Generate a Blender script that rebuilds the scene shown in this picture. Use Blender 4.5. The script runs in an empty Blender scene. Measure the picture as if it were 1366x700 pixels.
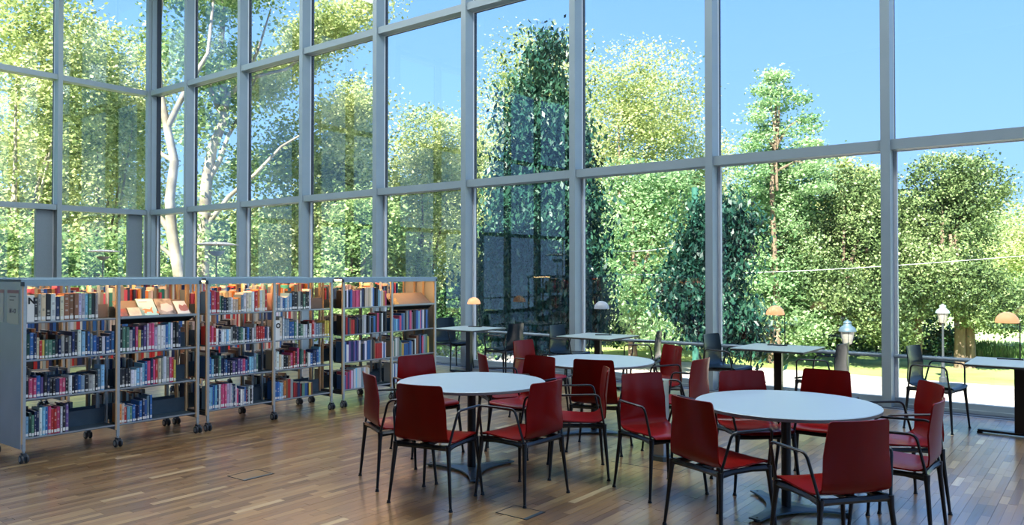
import bpy, bmesh, math, random
import numpy as np
from mathutils import Vector, Matrix
random.seed(7); np.random.seed(7)
R = math.radians
sc = bpy.context.scene
COL = sc.collection

# ------------------------------------------------------------------ camera
cd = bpy.data.cameras.new('camera'); cam = bpy.data.objects.new('camera', cd); COL.objects.link(cam)
cd.sensor_width = 36.0; cd.lens = 1046.12 / 1366 * 36.0; cd.clip_end = 600; cd.clip_start = .05
cam.location = (0, 0, 1.6); cam.rotation_euler = (R(90 + .7526), 0, R(37.7035))
sc.camera = cam
# ------------------------------------------------------------------ sky
w = bpy.data.worlds.new('sky'); sc.world = w; w.use_nodes = True
nt = w.node_tree; nt.nodes.clear()
tc = nt.nodes.new('ShaderNodeTexCoord'); sx = nt.nodes.new('ShaderNodeSeparateXYZ')
cr = nt.nodes.new('ShaderNodeValToRGB'); bg = nt.nodes.new('ShaderNodeBackground'); wo = nt.nodes.new('ShaderNodeOutputWorld')
nt.links.new(tc.outputs['Generated'], sx.inputs[0]); nt.links.new(sx.outputs['Z'], cr.inputs[0])
nt.links.new(cr.outputs[0], bg.inputs[0]); nt.links.new(bg.outputs[0], wo.inputs[0])
e = cr.color_ramp.elements
e[0].position = 0.0; e[0].color = (.40, .66, 1.0, 1)
e[1].position = 1.0; e[1].color = (.12, .32, .86, 1)
m_ = e.new(.12); m_.color = (.31, .58, 1.0, 1)
m_ = e.new(.40); m_.color = (.19, .43, .98, 1)
bg.inputs[1].default_value = .78
# ------------------------------------------------------------------ sun
ld = bpy.data.lights.new('sun', 'SUN'); ld.energy = 12.5; ld.angle = R(.6); ld.color = (1, .93, .80)
sun = bpy.data.objects.new('sun', ld); COL.objects.link(sun); sun.location = (5, -40, 60)
sun.rotation_euler = Vector((-.12, .70, -.68)).to_track_quat('-Z', 'Y').to_euler()
# ------------------------------------------------------------------ exposure
vs = sc.view_settings; vs.view_transform = 'Standard'; vs.look = 'None'; vs.gamma = 1.0; vs.exposure = 1.0
vs.use_curve_mapping = False
sc.cycles.max_bounces = 8; sc.cycles.transparent_max_bounces = 12; sc.cycles.sample_clamp_indirect = 4
sc.cycles.caustics_reflective = False; sc.cycles.caustics_refractive = False

# ------------------------------------------------------------------ materials
def mat(name, col=(.5, .5, .5), rough=.5, metal=0, spec=.5, emis=None, estr=0, coat=0):
    m = bpy.data.materials.new(name); m.use_nodes = True
    b = m.node_tree.nodes['Principled BSDF']
    b.inputs['Base Color'].default_value = (*col, 1); b.inputs['Roughness'].default_value = rough
    b.inputs['Metallic'].default_value = metal; b.inputs['Specular IOR Level'].default_value = spec
    b.inputs['Coat Weight'].default_value = coat
    if emis: b.inputs['Emission Color'].default_value = (*emis, 1); b.inputs['Emission Strength'].default_value = estr
    return m
def N(m, t, **kw):
    n = m.node_tree.nodes.new(t)
    for k, v in kw.items(): setattr(n, k, v)
    return n
def L(m, a, b): m.node_tree.links.new(a, b)
def bsdf(m): return m.node_tree.nodes['Principled BSDF']
def ramp(m, stops, interp='LINEAR'):
    r = N(m, 'ShaderNodeValToRGB'); el = r.color_ramp.elements; r.color_ramp.interpolation = interp
    el[0].position, el[0].color = stops[0][0], (*stops[0][1], 1)
    el[1].position, el[1].color = stops[-1][0], (*stops[-1][1], 1)
    for p, c in stops[1:-1]: x = el.new(p); x.color = (*c, 1)
    return r
def mottled(name, c1, c2, scale=8, rough=.5, metal=0, detail=3, stretch=(1, 1, 1), spec=.5, coat=0, bump=0):
    m = mat(name, c1, rough, metal, spec, coat=coat)
    t = N(m, 'ShaderNodeTexCoord'); mp = N(m, 'ShaderNodeMapping'); mp.inputs['Scale'].default_value = stretch
    n = N(m, 'ShaderNodeTexNoise'); n.inputs['Scale'].default_value = scale; n.inputs['Detail'].default_value = detail
    r = ramp(m, [(.3, c1), (.7, c2)])
    L(m, t.outputs['Object'], mp.inputs[0]); L(m, mp.outputs[0], n.inputs[0]); L(m, n.outputs[0], r.inputs[0]); L(m, r.outputs[0], bsdf(m).inputs['Base Color'])
    if bump:
        b = N(m, 'ShaderNodeBump'); b.inputs['Strength'].default_value = bump; b.inputs['Distance'].default_value = .01
        L(m, n.outputs[0], b.inputs['Height']); L(m, b.outputs[0], bsdf(m).inputs['Normal'])
    return m
M = {}
M['frame'] = mottled('painted_mullion', (.24, .31, .35), (.26, .33, .375), 3, .42)
M['gasket'] = mat('dark_gasket', (.012, .018, .028), .5)
M['grey_panel'] = mottled('grey_vent_panel', (.17, .22, .26), (.19, .24, .28), 40, .6)
M['wall'] = mottled('painted_wall', (.085, .08, .075), (.10, .095, .09), 2, .8)
M['ceiling'] = mottled('ceiling_paint', (.40, .40, .40), (.44, .44, .44), 2, .85)
M['alu'] = mottled('aluminium', (.36, .42, .46), (.41, .47, .51), 30, .4, .4)
M['alu_top'] = mottled('painted_top', (.25, .37, .45), (.28, .40, .48), 20, .75, 0, spec=.15)
M['alu_dark'] = mat('dark_steel', (.035, .05, .065), .4, .5)
M['shelf'] = mottled('blue_grey_shelf_steel', (.060, .095, .125), (.070, .108, .140), 20, .42, .3)
M['shelf_edge'] = mat('pale_shelf_edge', (.34, .38, .41), .4, .4)
M['birch'] = mottled('birch_ply', (.50, .33, .17), (.60, .42, .24), 6, .5, stretch=(4, 4, .6))
M['brown_board'] = mottled('brown_display_board', (.17, .13, .10), (.20, .155, .12), 12, .6)
M['rubber'] = mat('grey_caster_rubber', (.035, .043, .055), .5)
M['hub'] = mat('pale_caster_hub', (.30, .36, .42), .4)
M['black'] = mat('black_metal', (.010, .011, .013), .32, .2)
M['chair_frame'] = mat('graphite_tube', (.008, .009, .012), .28, .2)
M['table_top'] = mottled('grey_laminate', (.36, .46, .53), (.365, .465, .535), 4, .34)
M['table_edge'] = mat('plywood_edge', (.20, .19, .19), .5)
M['desk_top'] = mottled('pale_green_laminate', (.40, .49, .48), (.405, .495, .485), 4, .32)
M['desk_edge'] = mat('dark_edge', (.03, .03, .03), .5)
M['base_steel'] = mottled('blue_grey_base_steel', (.09, .15, .20), (.11, .17, .22), 9, .33, .75)
M['steel'] = mottled('brushed_steel', (.48, .50, .52), (.56, .58, .60), 60, .32, .85, stretch=(1, 1, .05))
M['paper'] = mat('paper', (.72, .70, .66), .7)
M['white_card'] = mat('white_card', (.80, .80, .76), .5)
M['ink'] = mat('black_ink', (.01, .01, .012), .6)
M['grey_ink'] = mat('grey_ink', (.22, .25, .33), .6)
M['pink_ink'] = mat('pink_band', (.60, .36, .42), .6)
M['lamp_pale'] = mat('grey_lamp_shade', (.42, .46, .50), .4)
M['lamp_lit'] = mat('lit_orange_shade', (.85, .50, .26), .4, emis=(1, .36, .12), estr=.42)
M['light_strip'] = mat('warm_light_strip', (1, .8, .6), .5, emis=(1, .52, .22), estr=14)
M['lamp_white'] = mat('white_disc', (.75, .68, .62), .4)
M['pole_grey'] = mat('grey_pole', (.30, .33, .35), .4, .4)
M['trench'] = mat('trench_slats', (.05, .07, .10), .45, .3)
M['trench_pale'] = mat('pale_trench_frame', (.34, .41, .47), .4, .4)
M['fill_panel_glow'] = mat('added_panel_glow', (1, 1, 1), .5, emis=(.88, .95, 1), estr=6.0)  # glow of the added ceiling panels that lift the room's light
M['post_iron'] = mat('lamp_post_iron', (.03, .04, .045), .5)
M['lantern_cap'] = mottled('lantern_cap', (.05, .09, .12), (.07, .12, .15), 5, .5)
M['lantern_cap_pale'] = mat('pale_lantern_cap', (.24, .34, .31), .5)
M['lantern_glass'] = mat('frosted_lantern', (.27, .26, .22), .4)
M['green_mast'] = mat('green_mast', (.03, .14, .10), .6)
M['cable'] = mat('overhead_cable', (.5, .55, .5), .5)
M['edge_white'] = mat('pale_seam', (.60, .63, .66), .4)

def glass():
    m = bpy.data.materials.new('window_glass'); m.use_nodes = True; t = m.node_tree; t.nodes.clear()
    o = t.nodes.new('ShaderNodeOutputMaterial'); mx = t.nodes.new('ShaderNodeMixShader')
    tr = t.nodes.new('ShaderNodeBsdfTransparent'); tr.inputs[0].default_value = (.955, .975, .985, 1)
    gl = t.nodes.new('ShaderNodeBsdfGlossy'); gl.inputs['Roughness'].default_value = 0.0; gl.inputs[0].default_value = (.9, .96, 1, 1)
    lw_ = t.nodes.new('ShaderNodeLayerWeight'); lw_.inputs[0].default_value = .5
    pw = t.nodes.new('ShaderNodeMath'); pw.operation = 'POWER'; pw.inputs[1].default_value = 5; t.links.new(lw_.outputs['Facing'], pw.inputs[0])
    fr = t.nodes.new('ShaderNodeMath'); fr.operation = 'MULTIPLY_ADD'; fr.inputs[1].default_value = .9; fr.inputs[2].default_value = .045; t.links.new(pw.outputs[0], fr.inputs[0])
    t.links.new(fr.outputs[0], mx.inputs[0]); t.links.new(tr.outputs[0], mx.inputs[1]); t.links.new(gl.outputs[0], mx.inputs[2]); t.links.new(mx.outputs[0], o.inputs[0])
    return m
M['glass'] = glass()

def shell_mat(name, c1, c2, rough):
    m = mottled(name, c1, c2, 5, rough, 0, 4, (1, 1, .25), spec=.08, coat=.32)
    bsdf(m).inputs['Coat Roughness'].default_value = .16
    return m
M['red_ply'] = shell_mat('red_stained_plywood', (.15, .0018, .0012), (.21, .0025, .0018), .45)
M['blue_ply'] = shell_mat('blue_black_plywood', (.006, .014, .022), (.010, .022, .032), .30)

def book_mat(name, src):
    m = mat(name, (.5, .5, .5), .42)
    t = N(m, 'ShaderNodeTexCoord')
    if src == 'object':
        oi = N(m, 'ShaderNodeObjectInfo'); colr = oi.outputs['Color']; rnd = oi.outputs['Random']
        co = t.outputs['Object']
        sp = N(m, 'ShaderNodeSeparateXYZ'); L(m, co, sp.inputs[0]); zc = sp.outputs['Z']; yc = sp.outputs['Y']
        # bands of lettering down the middle of the spine
        cmb = N(m, 'ShaderNodeCombineXYZ'); mul = N(m, 'ShaderNodeMath', operation='MULTIPLY'); mul.inputs[1].default_value = 57
        L(m, rnd, mul.inputs[0]); L(m, mul.outputs[0], cmb.inputs['X']); L(m, zc, cmb.inputs['Z'])
        n = N(m, 'ShaderNodeTexNoise'); n.inputs['Scale'].default_value = 7; n.inputs['Detail'].default_value = 3
        L(m, cmb.outputs[0], n.inputs[0])
        gt = N(m, 'ShaderNodeMath', operation='GREATER_THAN'); gt.inputs[1].default_value = .56; L(m, n.outputs[0], gt.inputs[0])
        ab = N(m, 'ShaderNodeMath', operation='ABSOLUTE'); L(m, yc, ab.inputs[0])
        lt = N(m, 'ShaderNodeMath', operation='LESS_THAN'); lt.inputs[1].default_value = .24; L(m, ab.outputs[0], lt.inputs[0])
        an = N(m, 'ShaderNodeMath', operation='MULTIPLY'); L(m, gt.outputs[0], an.inputs[0]); L(m, lt.outputs[0], an.inputs[1])
        sc_ = N(m, 'ShaderNodeMath', operation='MULTIPLY'); sc_.inputs[1].default_value = .4; L(m, an.outputs[0], sc_.inputs[0])
        inv = N(m, 'ShaderNodeMix', data_type='RGBA'); 
        bw = N(m, 'ShaderNodeRGBToBW'); L(m, colr, bw.inputs[0])
        dk = ramp(m, [(.0, (.8, .78, .7)), (.28, (.75, .72, .62)), (.34, (.03, .03, .05)), (1, (.02, .02, .04))]); L(m, bw.outputs[0], dk.inputs[0])
        L(m, sc_.outputs[0], inv.inputs[0]); L(m, colr, inv.inputs[6]); L(m, dk.outputs[0], inv.inputs[7])
        L(m, inv.outputs[2], bsdf(m).inputs['Base Color'])
    else:
        a = N(m, 'ShaderNodeAttribute', attribute_name='col'); L(m, a.outputs['Color'], bsdf(m).inputs['Base Color'])
    return m
M['book'] = book_mat('book_cover', 'object'); M['books'] = book_mat('book_cover_many', 'attr')

def floor_mat(name, attr=True):
    m = mat(name, (.3, .2, .12), .34, 0, .6, coat=1.0); bsdf(m).inputs['Coat Roughness'].default_value = .22; bsdf(m).inputs['Coat IOR'].default_value = 1.8
    t = N(m, 'ShaderNodeNewGeometry')
    mp = N(m, 'ShaderNodeMapping'); mp.inputs['Scale'].default_value = (30, 2.2, 1)
    n = N(m, 'ShaderNodeTexNoise'); n.inputs['Scale'].default_value = 1.4; n.inputs['Detail'].default_value = 5
    L(m, t.outputs['Position'], mp.inputs[0]); L(m, mp.outputs[0], n.inputs[0])
    if attr:
        a = N(m, 'ShaderNodeAttribute', attribute_name='tone'); src = a.outputs['Fac']
    else:
        br = N(m, 'ShaderNodeTexBrick'); br.inputs['Scale'].default_value = 1; br.inputs['Brick Width'].default_value = .5
        br.inputs['Row Height'].default_value = .07; br.inputs['Mortar Size'].default_value = .001
        br.inputs['Color1'].default_value = (.1, .1, .1, 1); br.inputs['Color2'].default_value = (.9, .9, .9, 1)
        mr = N(m, 'ShaderNodeMapping'); mr.inputs['Rotation'].default_value = (0, 0, R(90)); L(m, t.outputs['Position'], mr.inputs[0]); L(m, mr.outputs[0], br.inputs[0]); src = br.outputs[0]
    r = ramp(m, [(0, (.125, .064, .022)), (.3, (.225, .125, .046)), (.65, (.33, .195, .078)), (.9, (.45, .30, .135)), (1, (.62, .47, .26))]); L(m, src, r.inputs[0])  # wood tones, with warm bookcase light put into the golden hue
    g = ramp(m, [(.32, (.62, .58, .55)), (.62, (1, 1, 1))]); L(m, n.outputs[0], g.inputs[0])
    mx = N(m, 'ShaderNodeMix', data_type='RGBA', blend_type='MULTIPLY'); mx.inputs[0].default_value = .7
    L(m, r.outputs[0], mx.inputs[6]); L(m, g.outputs[0], mx.inputs[7]); L(m, mx.outputs[2], bsdf(m).inputs['Base Color'])
    rr = ramp(m, [(.3, (.30, .30, .30)), (.7, (.42, .42, .42))]); L(m, n.outputs[0], rr.inputs[0]); L(m, rr.outputs[0], bsdf(m).inputs['Roughness'])
    return m
M['parquet'] = floor_mat('oak_parquet'); M['parquet_far'] = floor_mat('oak_parquet_far', False)
M['floor_gap'] = mat('floor_joint', (.03, .018, .012), .6)

def leaf_mat(name, cols, trans=.45):
    m = bpy.data.materials.new(name); m.use_nodes = True; t = m.node_tree; t.nodes.clear()
    o = t.nodes.new('ShaderNodeOutputMaterial'); g = t.nodes.new('ShaderNodeNewGeometry')
    r = t.nodes.new('ShaderNodeValToRGB'); el = r.color_ramp.elements
    el[0].color = (*cols[0], 1); el[1].color = (*cols[-1], 1)
    for i, c in enumerate(cols[1:-1]): x = el.new((i + 1) / (len(cols) - 1)); x.color = (*c, 1)
    n = t.nodes.new('ShaderNodeTexNoise'); n.inputs['Scale'].default_value = .35; n.inputs['Detail'].default_value = 2
    t.links.new(g.outputs['Position'], n.inputs[0])
    mm = t.nodes.new('ShaderNodeMath'); mm.operation = 'MULTIPLY_ADD'; mm.inputs[1].default_value = .55
    ms = t.nodes.new('ShaderNodeMath'); ms.operation = 'MULTIPLY_ADD'; ms.inputs[1].default_value = 1.5; ms.inputs[2].default_value = -.55
    t.links.new(n.outputs[0], ms.inputs[0])
    t.links.new(g.outputs['Random Per Island'], mm.inputs[0]); t.links.new(ms.outputs[0], mm.inputs[2]); t.links.new(mm.outputs[0], r.inputs[0])
    d = t.nodes.new('ShaderNodeBsdfPrincipled'); d.inputs['Roughness'].default_value = .45; d.inputs['Specular IOR Level'].default_value = .35
    tl = t.nodes.new('ShaderNodeBsdfTranslucent'); mx = t.nodes.new('ShaderNodeMixShader'); mx.inputs[0].default_value = trans
    t.links.new(r.outputs[0], d.inputs['Base Color']); t.links.new(r.outputs[0], tl.inputs[0])
    t.links.new(d.outputs[0], mx.inputs[1]); t.links.new(tl.outputs[0], mx.inputs[2]); t.links.new(mx.outputs[0], o.inputs[0])
    return m
M['leaf_yellow'] = leaf_mat('yellow_green_leaves', [(.16, .24, .08), (.38, .46, .17), (.62, .66, .32), (.80, .82, .50)])
M['leaf_mid'] = leaf_mat('mid_green_leaves', [(.08, .17, .06), (.20, .33, .12), (.38, .50, .21), (.56, .65, .34)])
M['leaf_fresh'] = leaf_mat('fresh_green_leaves', [(.10, .24, .09), (.26, .43, .19), (.44, .60, .32), (.60, .72, .44)])
M['leaf_dark_shaded'] = leaf_mat('shaded_dark_green_leaves', [(.006, .032, .025), (.012, .055, .038), (.022, .085, .05), (.06, .14, .07)], .15)  # building shade and bluish reflection are put into these leaf colours
M['leaf_yew'] = leaf_mat('needle_green_leaves', [(.025, .06, .022), (.085, .145, .05), (.21, .30, .11), (.40, .49, .22)], .25)
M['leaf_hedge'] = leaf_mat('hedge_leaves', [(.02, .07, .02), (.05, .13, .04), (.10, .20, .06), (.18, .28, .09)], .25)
M['bark_pale'] = mottled('pale_plane_bark', (.13, .11, .075), (.42, .38, .29), 1.6, .8, detail=5)
M['bark'] = mottled('brown_bark', (.11, .075, .05), (.26, .19, .13), 2.5, .85, detail=5, stretch=(3, 3, .5))
M['plinth'] = mottled('pale_plinth', (.5, .5, .48), (.56, .56, .54), 1, .8)
M['grass'] = mottled('lawn_grass', (.14, .24, .05), (.36, .44, .13), .5, .9, detail=6)
M['paving'] = mottled('pale_gravel_path', (.44, .40, .35), (.54, .49, .43), .8, .9, detail=6)
M['meadow'] = mottled('pale_meadow', (.34, .50, .17), (.50, .62, .28), .3, .9, detail=6)

# ------------------------------------------------------------------ mesh helpers
class MB:
    def __init__(s): s.v = []; s.f = []; s.mi = []; s.mats = []
    def m(s, mt):
        if mt not in s.mats: s.mats.append(mt)
        return s.mats.index(mt)
    def raw(s, vs, fs, mt):
        o = len(s.v); s.v += [tuple(v) for v in vs]; k = s.m(mt)
        for f in fs: s.f.append(tuple(i + o for i in f)); s.mi.append(k)
    def box(s, x0, x1, y0, y1, z0, z1, mt):
        s.raw([(x0, y0, z0), (x1, y0, z0), (x1, y1, z0), (x0, y1, z0), (x0, y0, z1), (x1, y0, z1), (x1, y1, z1), (x0, y1, z1)],
              [(0, 3, 2, 1), (4, 5, 6, 7), (0, 1, 5, 4), (1, 2, 6, 5), (2, 3, 7, 6), (3, 0, 4, 7)], mt); return s
    def prism(s, pts, z0, z1, mt):      # pts ccw in xy
        n = len(pts)
        s.raw([(*q, z0) for q in pts] + [(*q, z1) for q in pts],
              [tuple(range(n - 1, -1, -1)), tuple(range(n, 2 * n))] + [(i, (i + 1) % n, n + (i + 1) % n, n + i) for i in range(n)], mt); return s
    def tube(s, path, rad, mt, n=8, flat=1.0):
        P = [Vector(q) for q in path]; rad = rad if isinstance(rad, (list, tuple)) else [rad] * len(P)
        ring = []; up = Vector((0, 0, 1))
        d0 = (P[1] - P[0]).normalized()
        a = d0.cross(up); a = a.normalized() if a.length > 1e-3 else Vector((0, 1, 0))
        vs = []
        for i, q in enumerate(P):
            d = ((P[i + 1] - q) if i == 0 else (q - P[i - 1]) if i == len(P) - 1 else (P[i + 1] - q).normalized() + (q - P[i - 1]).normalized()).normalized()
            a = (a - d * a.dot(d)).normalized(); b = d.cross(a)
            for k in range(n):
                t = 2 * math.pi * k / n
                vs.append(q + (a * math.cos(t) * flat + b * math.sin(t)) * rad[i])
        fs = []
        for i in range(len(P) - 1):
            for k in range(n):
                k2 = (k + 1) % n; fs.append((i * n + k, i * n + k2, (i + 1) * n + k2, (i + 1) * n + k))
        fs.append(tuple(range(n - 1, -1, -1))); fs.append(tuple((len(P) - 1) * n + k for k in range(n)))
        s.raw(vs, fs, mt); return s
    def lathe(s, prof, c, mt, n=24, axis='z'):
        vs = []
        for r, z in prof:
            for k in range(n):
                t = 2 * math.pi * k / n; x, y = r * math.cos(t), r * math.sin(t)
                vs.append((c[0] + x, c[1] + y, c[2] + z) if axis == 'z' else (c[0] + x, c[1] + z, c[2] + y) if axis == 'y' else (c[0] + z, c[1] + x, c[2] + y))
        fs = []
        for i in range(len(prof) - 1):
            for k in range(n):
                k2 = (k + 1) % n; fs.append((i * n + k, i * n + k2, (i + 1) * n + k2, (i + 1) * n + k))
        s.raw(vs, fs, mt); return s
    def mesh(s, name, smooth=False, auto=None):
        me = bpy.data.meshes.new(name); me.from_pydata(s.v, [], s.f)
        for mt in s.mats: me.materials.append(M[mt])
        me.polygons.foreach_set('material_index', s.mi)
        if smooth:
            me.polygons.foreach_set('use_smooth', [True] * len(s.f))
            bm = bmesh.new(); bm.from_mesh(me)
            bmesh.ops.recalc_face_normals(bm, faces=bm.faces)
            for ed in bm.edges:
                if len(ed.link_faces) == 2 and ed.calc_face_angle(0) > R(auto or 45): ed.smooth = False
            bm.to_mesh(me); bm.free()
        me.update(); return me
    def build(s, name, parent=None, smooth=False, auto=None, loc=None):
        o = bpy.data.objects.new(name, s.mesh(name, smooth, auto)); COL.objects.link(o); o.parent = parent
        if loc: o.location = loc
        return o
def tag(o, label=None, cat=None, group=None, kind=None):
    if label: o['label'] = label
    if cat: o['category'] = cat
    if group: o['group'] = group
    if kind: o['kind'] = kind
    return o
def empty(name, loc=(0, 0, 0), rz=0, parent=None):
    o = bpy.data.objects.new(name, None); COL.objects.link(o); o.location = loc; o.rotation_euler = (0, 0, rz); o.parent = parent
    o.empty_display_size = .1; return o
def kids(o): return [c for c in bpy.data.objects if c.parent == o]
def copy_tree(o, parent=None, km=None):
    if km is None:
        km = {}
        for c in bpy.data.objects:
            if c.parent: km.setdefault(c.parent.name, []).append(c)
    c = o.copy(); COL.objects.link(c); c.parent = parent
    for ch in km.get(o.name, []): copy_tree(ch, c, km)
    return c
def mobj(name, me, parent=None, loc=None):
    o = bpy.data.objects.new(name, me); COL.objects.link(o); o.parent = parent
    if loc: o.location = loc
    return o
def text(name, s, size, mt, parent, loc, rot, ext=.0006, bold=0):
    cu = bpy.data.curves.new(name, 'FONT'); cu.body = s; cu.size = size; cu.extrude = ext; cu.offset = bold; cu.align_x = 'CENTER'; cu.align_y = 'CENTER'
    cu.resolution_u = 3
    t = bpy.data.objects.new(name, cu); COL.objects.link(t); bpy.context.view_layer.update()
    me = bpy.data.meshes.new_from_object(t.evaluated_get(bpy.context.evaluated_depsgraph_get()))
    bpy.data.objects.remove(t); me.materials.clear(); me.materials.append(M[mt])
    o = mobj(name, me, parent, loc); o.rotation_euler = rot
    return o

# ================================================================== BUILDING SHELL
XL, YF, RX, BY, CZ = -19.584, 10.135, 7.2, -8.6, 9.45     # left glazing, facade front plane, right wall, back wall, ceiling
TZ = (3.195, 6.253, 9.31)
st = dict(kind='structure')
# ---- floor: slab + parquet strips
fl = empty('floor'); tag(fl, kind='structure')
MB().box(XL - .9, RX, BY, YF - .10, -.30, -.012, 'floor_gap').build('slab', fl)
vx0, vx1, vy0, vy1 = -8.0, 1.55, 2.0, 10.02
m = MB()
m.box(XL - .05, vx0 - .0005, BY, vy1, -.012, 0, 'parquet_far'); m.box(vx1 + .0005, RX, BY, vy1, -.012, 0, 'parquet_far')
m.box(vx0, vx1, BY, vy0 - .001, -.012, 0, 'parquet_far')
m.build('outer_parquet', fl)
def floor_px(x, y):
    dx, dy = x, y; c, s = math.cos(R(37.7035)), math.sin(R(37.7035))
    lat = x * c + y * s; z = -x * s + y * c
    return (683 + 1046 * lat / max(z, .1), 364 + 1046 * 1.6 / max(z, .1), z)
strips = []
hatch = (-3.42, -2.80, 5.80, 6.40)
boxes_fl = [(-5.56, -5.33, 3.53, 3.80), (-3.30, -3.04, 4.09, 4.30), (-6.91, -6.70, 2.08, 2.32)]
ncol = int((vx1 - vx0) / .0568)
for i in range(ncol):
    x0 = vx0 + i * .0568 + (.0016 if i % 3 == 0 else 0.0004); x1 = vx0 + (i + 1) * .0568 - .0004
    y = vy0 + random.uniform(-.4, 0)
    while y < vy1:
        ln = random.choice((.22, .30, .38, .46, .58)); a, b = max(y, vy0), min(y + ln, vy1)
        y += ln
        if b - a < .03: continue
        strips.append((x0, x1, a + .0006, b - .0006, min(1, max(0, random.betavariate(2.2, 2.4) + (.25 if random.random() < .07 else 0)))))
def vis(s_):
    px, py, z = floor_px((s_[0] + s_[1]) / 2, (s_[2] + s_[3]) / 2)
    return z > .5 and -40 < px < 1406 and py < 730
def area(s_): return 1 / floor_px((s_[0] + s_[1]) / 2, (s_[2] + s_[3]) / 2)[2] ** 3 * (s_[3] - s_[2])
strips.sort(key=lambda s_: -area(s_) if vis(s_) else 1)
def strip_mesh(name, ss):
    v = []; f = []; tn = []
    for x0, x1, a, b, t in ss:
        o = len(v); h = random.uniform(-.0004, .0004)
        v += [(x0, a, -.011), (x1, a, -.011), (x1, b, -.011), (x0, b, -.011), (x0, a, h), (x1, a, h), (x1, b, h), (x0, b, h)]
        f += [(o, o + 3, o + 2, o + 1), (o + 4, o + 5, o + 6, o + 7), (o, o + 1, o + 5, o + 4), (o + 1, o + 2, o + 6, o + 5), (o + 2, o + 3, o + 7, o + 6), (o + 3, o, o + 4, o + 7)]
        tn += [t] * 8
    me = bpy.data.meshes.new(name); me.from_pydata(v, [], f); me.materials.append(M['parquet'])
    at = me.attributes.new('tone', 'FLOAT', 'POINT'); at.data.foreach_set('value', tn); me.update(); return me
for s_ in strips[:300]: mobj('plank', strip_mesh('plank', [s_]), fl)
tag(mobj('parquet_strips', strip_mesh('parquet_strips', strips[300:]), fl), kind='stuff')
# thin seams of a floor hatch around the power post
m = MB()
x0, x1, y0, y1 = hatch
for a in ((x0, x1, y0, y0 + .008), (x1 - .008, x1, y0, y1)): m.box(*a, 0, .0015, 'alu_dark')
m.build('hatch_seam', fl)
# ---- trench along the glass
tr = empty('trim_1'); tag(tr, kind='structure')
m = MB(); m.box(XL, RX, YF - .115, YF - .09, -.05, .002, 'trench_pale'); m.build('trench_frame', tr)
for k in range(5):
    MB().box(XL, RX, YF - .075 + k * .043, YF - .050 + k * .043, -.03, .004, 'trench_pale' if k in (2,) else 'trench').build('trench_slat', tr)
MB().box(XL, RX, YF - .09, YF + .30, -.06, -.04, 'trench').build('trench_bed', tr)
MB().box(XL, RX, YF + .15, YF + .30, -.04, .035, 'frame').build('sill_step', tr)
# ---- ceiling, right wall, back wall
ce = empty('ceiling'); tag(ce, kind='structure')
MB().box(XL - 1.2, RX + .3, BY - .3, YF + 1.3, CZ, CZ + .5, 'ceiling').build('ceiling_slab', ce)
wb = empty('wall_back'); tag(wb, kind='structure')
MB().box(XL - .1, RX + .2, BY - .3, BY, -.1, CZ, 'wall').build('back_panel', wb)
wr = empty('wall_right'); tag(wr, kind='structure')
ys = [BY, -8.2, -6.1, -5.8, -3.7, -3.4, -1.3, -1.0, 1.1, 1.4, 3.5, 3.8, 5.9, 6.2, 8.3, 8.6, 9.9, YF + .3]
for i in range(0, len(ys) - 1, 2): MB().box(RX, RX + .3, ys[i], ys[i + 1], -.1, CZ, 'frame').build('mullion', wr)
for i in range(1, len(ys) - 1, 2):
    MB().box(RX, RX + .3, ys[i], ys[i + 1], -.1, .35, 'frame').build('parapet', wr); MB().box(RX, RX + .3, ys[i], ys[i + 1], 8.6, CZ, 'wall').build('lintel', wr)
# ---- the long glazed facade (wall_front) and the left glazed wall
mx = [-17.832 + 2.2339 * i for i in range(12)]
mx = [q for q in mx if q < RX]
wf = empty('wall_front'); tag(wf, kind='structure')
def mullion(parent, c, axis, w=.105, d=.27):
    m = MB()
    def b(u0, u1, t0, t1, mt):
        if axis == 'x': m.box(c + u0, c + u1, YF + t0, YF + t1, -.04, CZ, mt)
        else: m.box(XL - t1, XL - t0, c + u0, c + u1, -.04, CZ, mt)
    b(-w / 2, w / 2, 0, d - .07, 'frame')
    b(-w / 2 - .004, w / 2 + .004, d - .07, d - .045, 'edge_white')
    b(-w / 2 - .002, w / 2 + .002, d - .045, d + .03, 'gasket')
    return m.build('mullion', parent)
for c in mx: mullion(wf, c, 'x')
m = MB(); m.box(XL - .10, XL + .035, YF - .02, YF + .14, -.04, CZ, 'frame'); m.box(XL - .16, XL + .06, YF + .06, YF + .20, -.04, CZ, 'frame'); m.box(XL - .26, XL + .075, YF + .19, YF + .30, -.04, CZ, 'gasket')
m.build('corner_mullion', wf)
ml = [8.031, 5.95, 3.87, 1.79, -.29, -2.37, -4.45, -6.53]
wl = empty('wall_left'); tag(wl, kind='structure')
for c in ml: mullion(wl, c, 'y')
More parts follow.
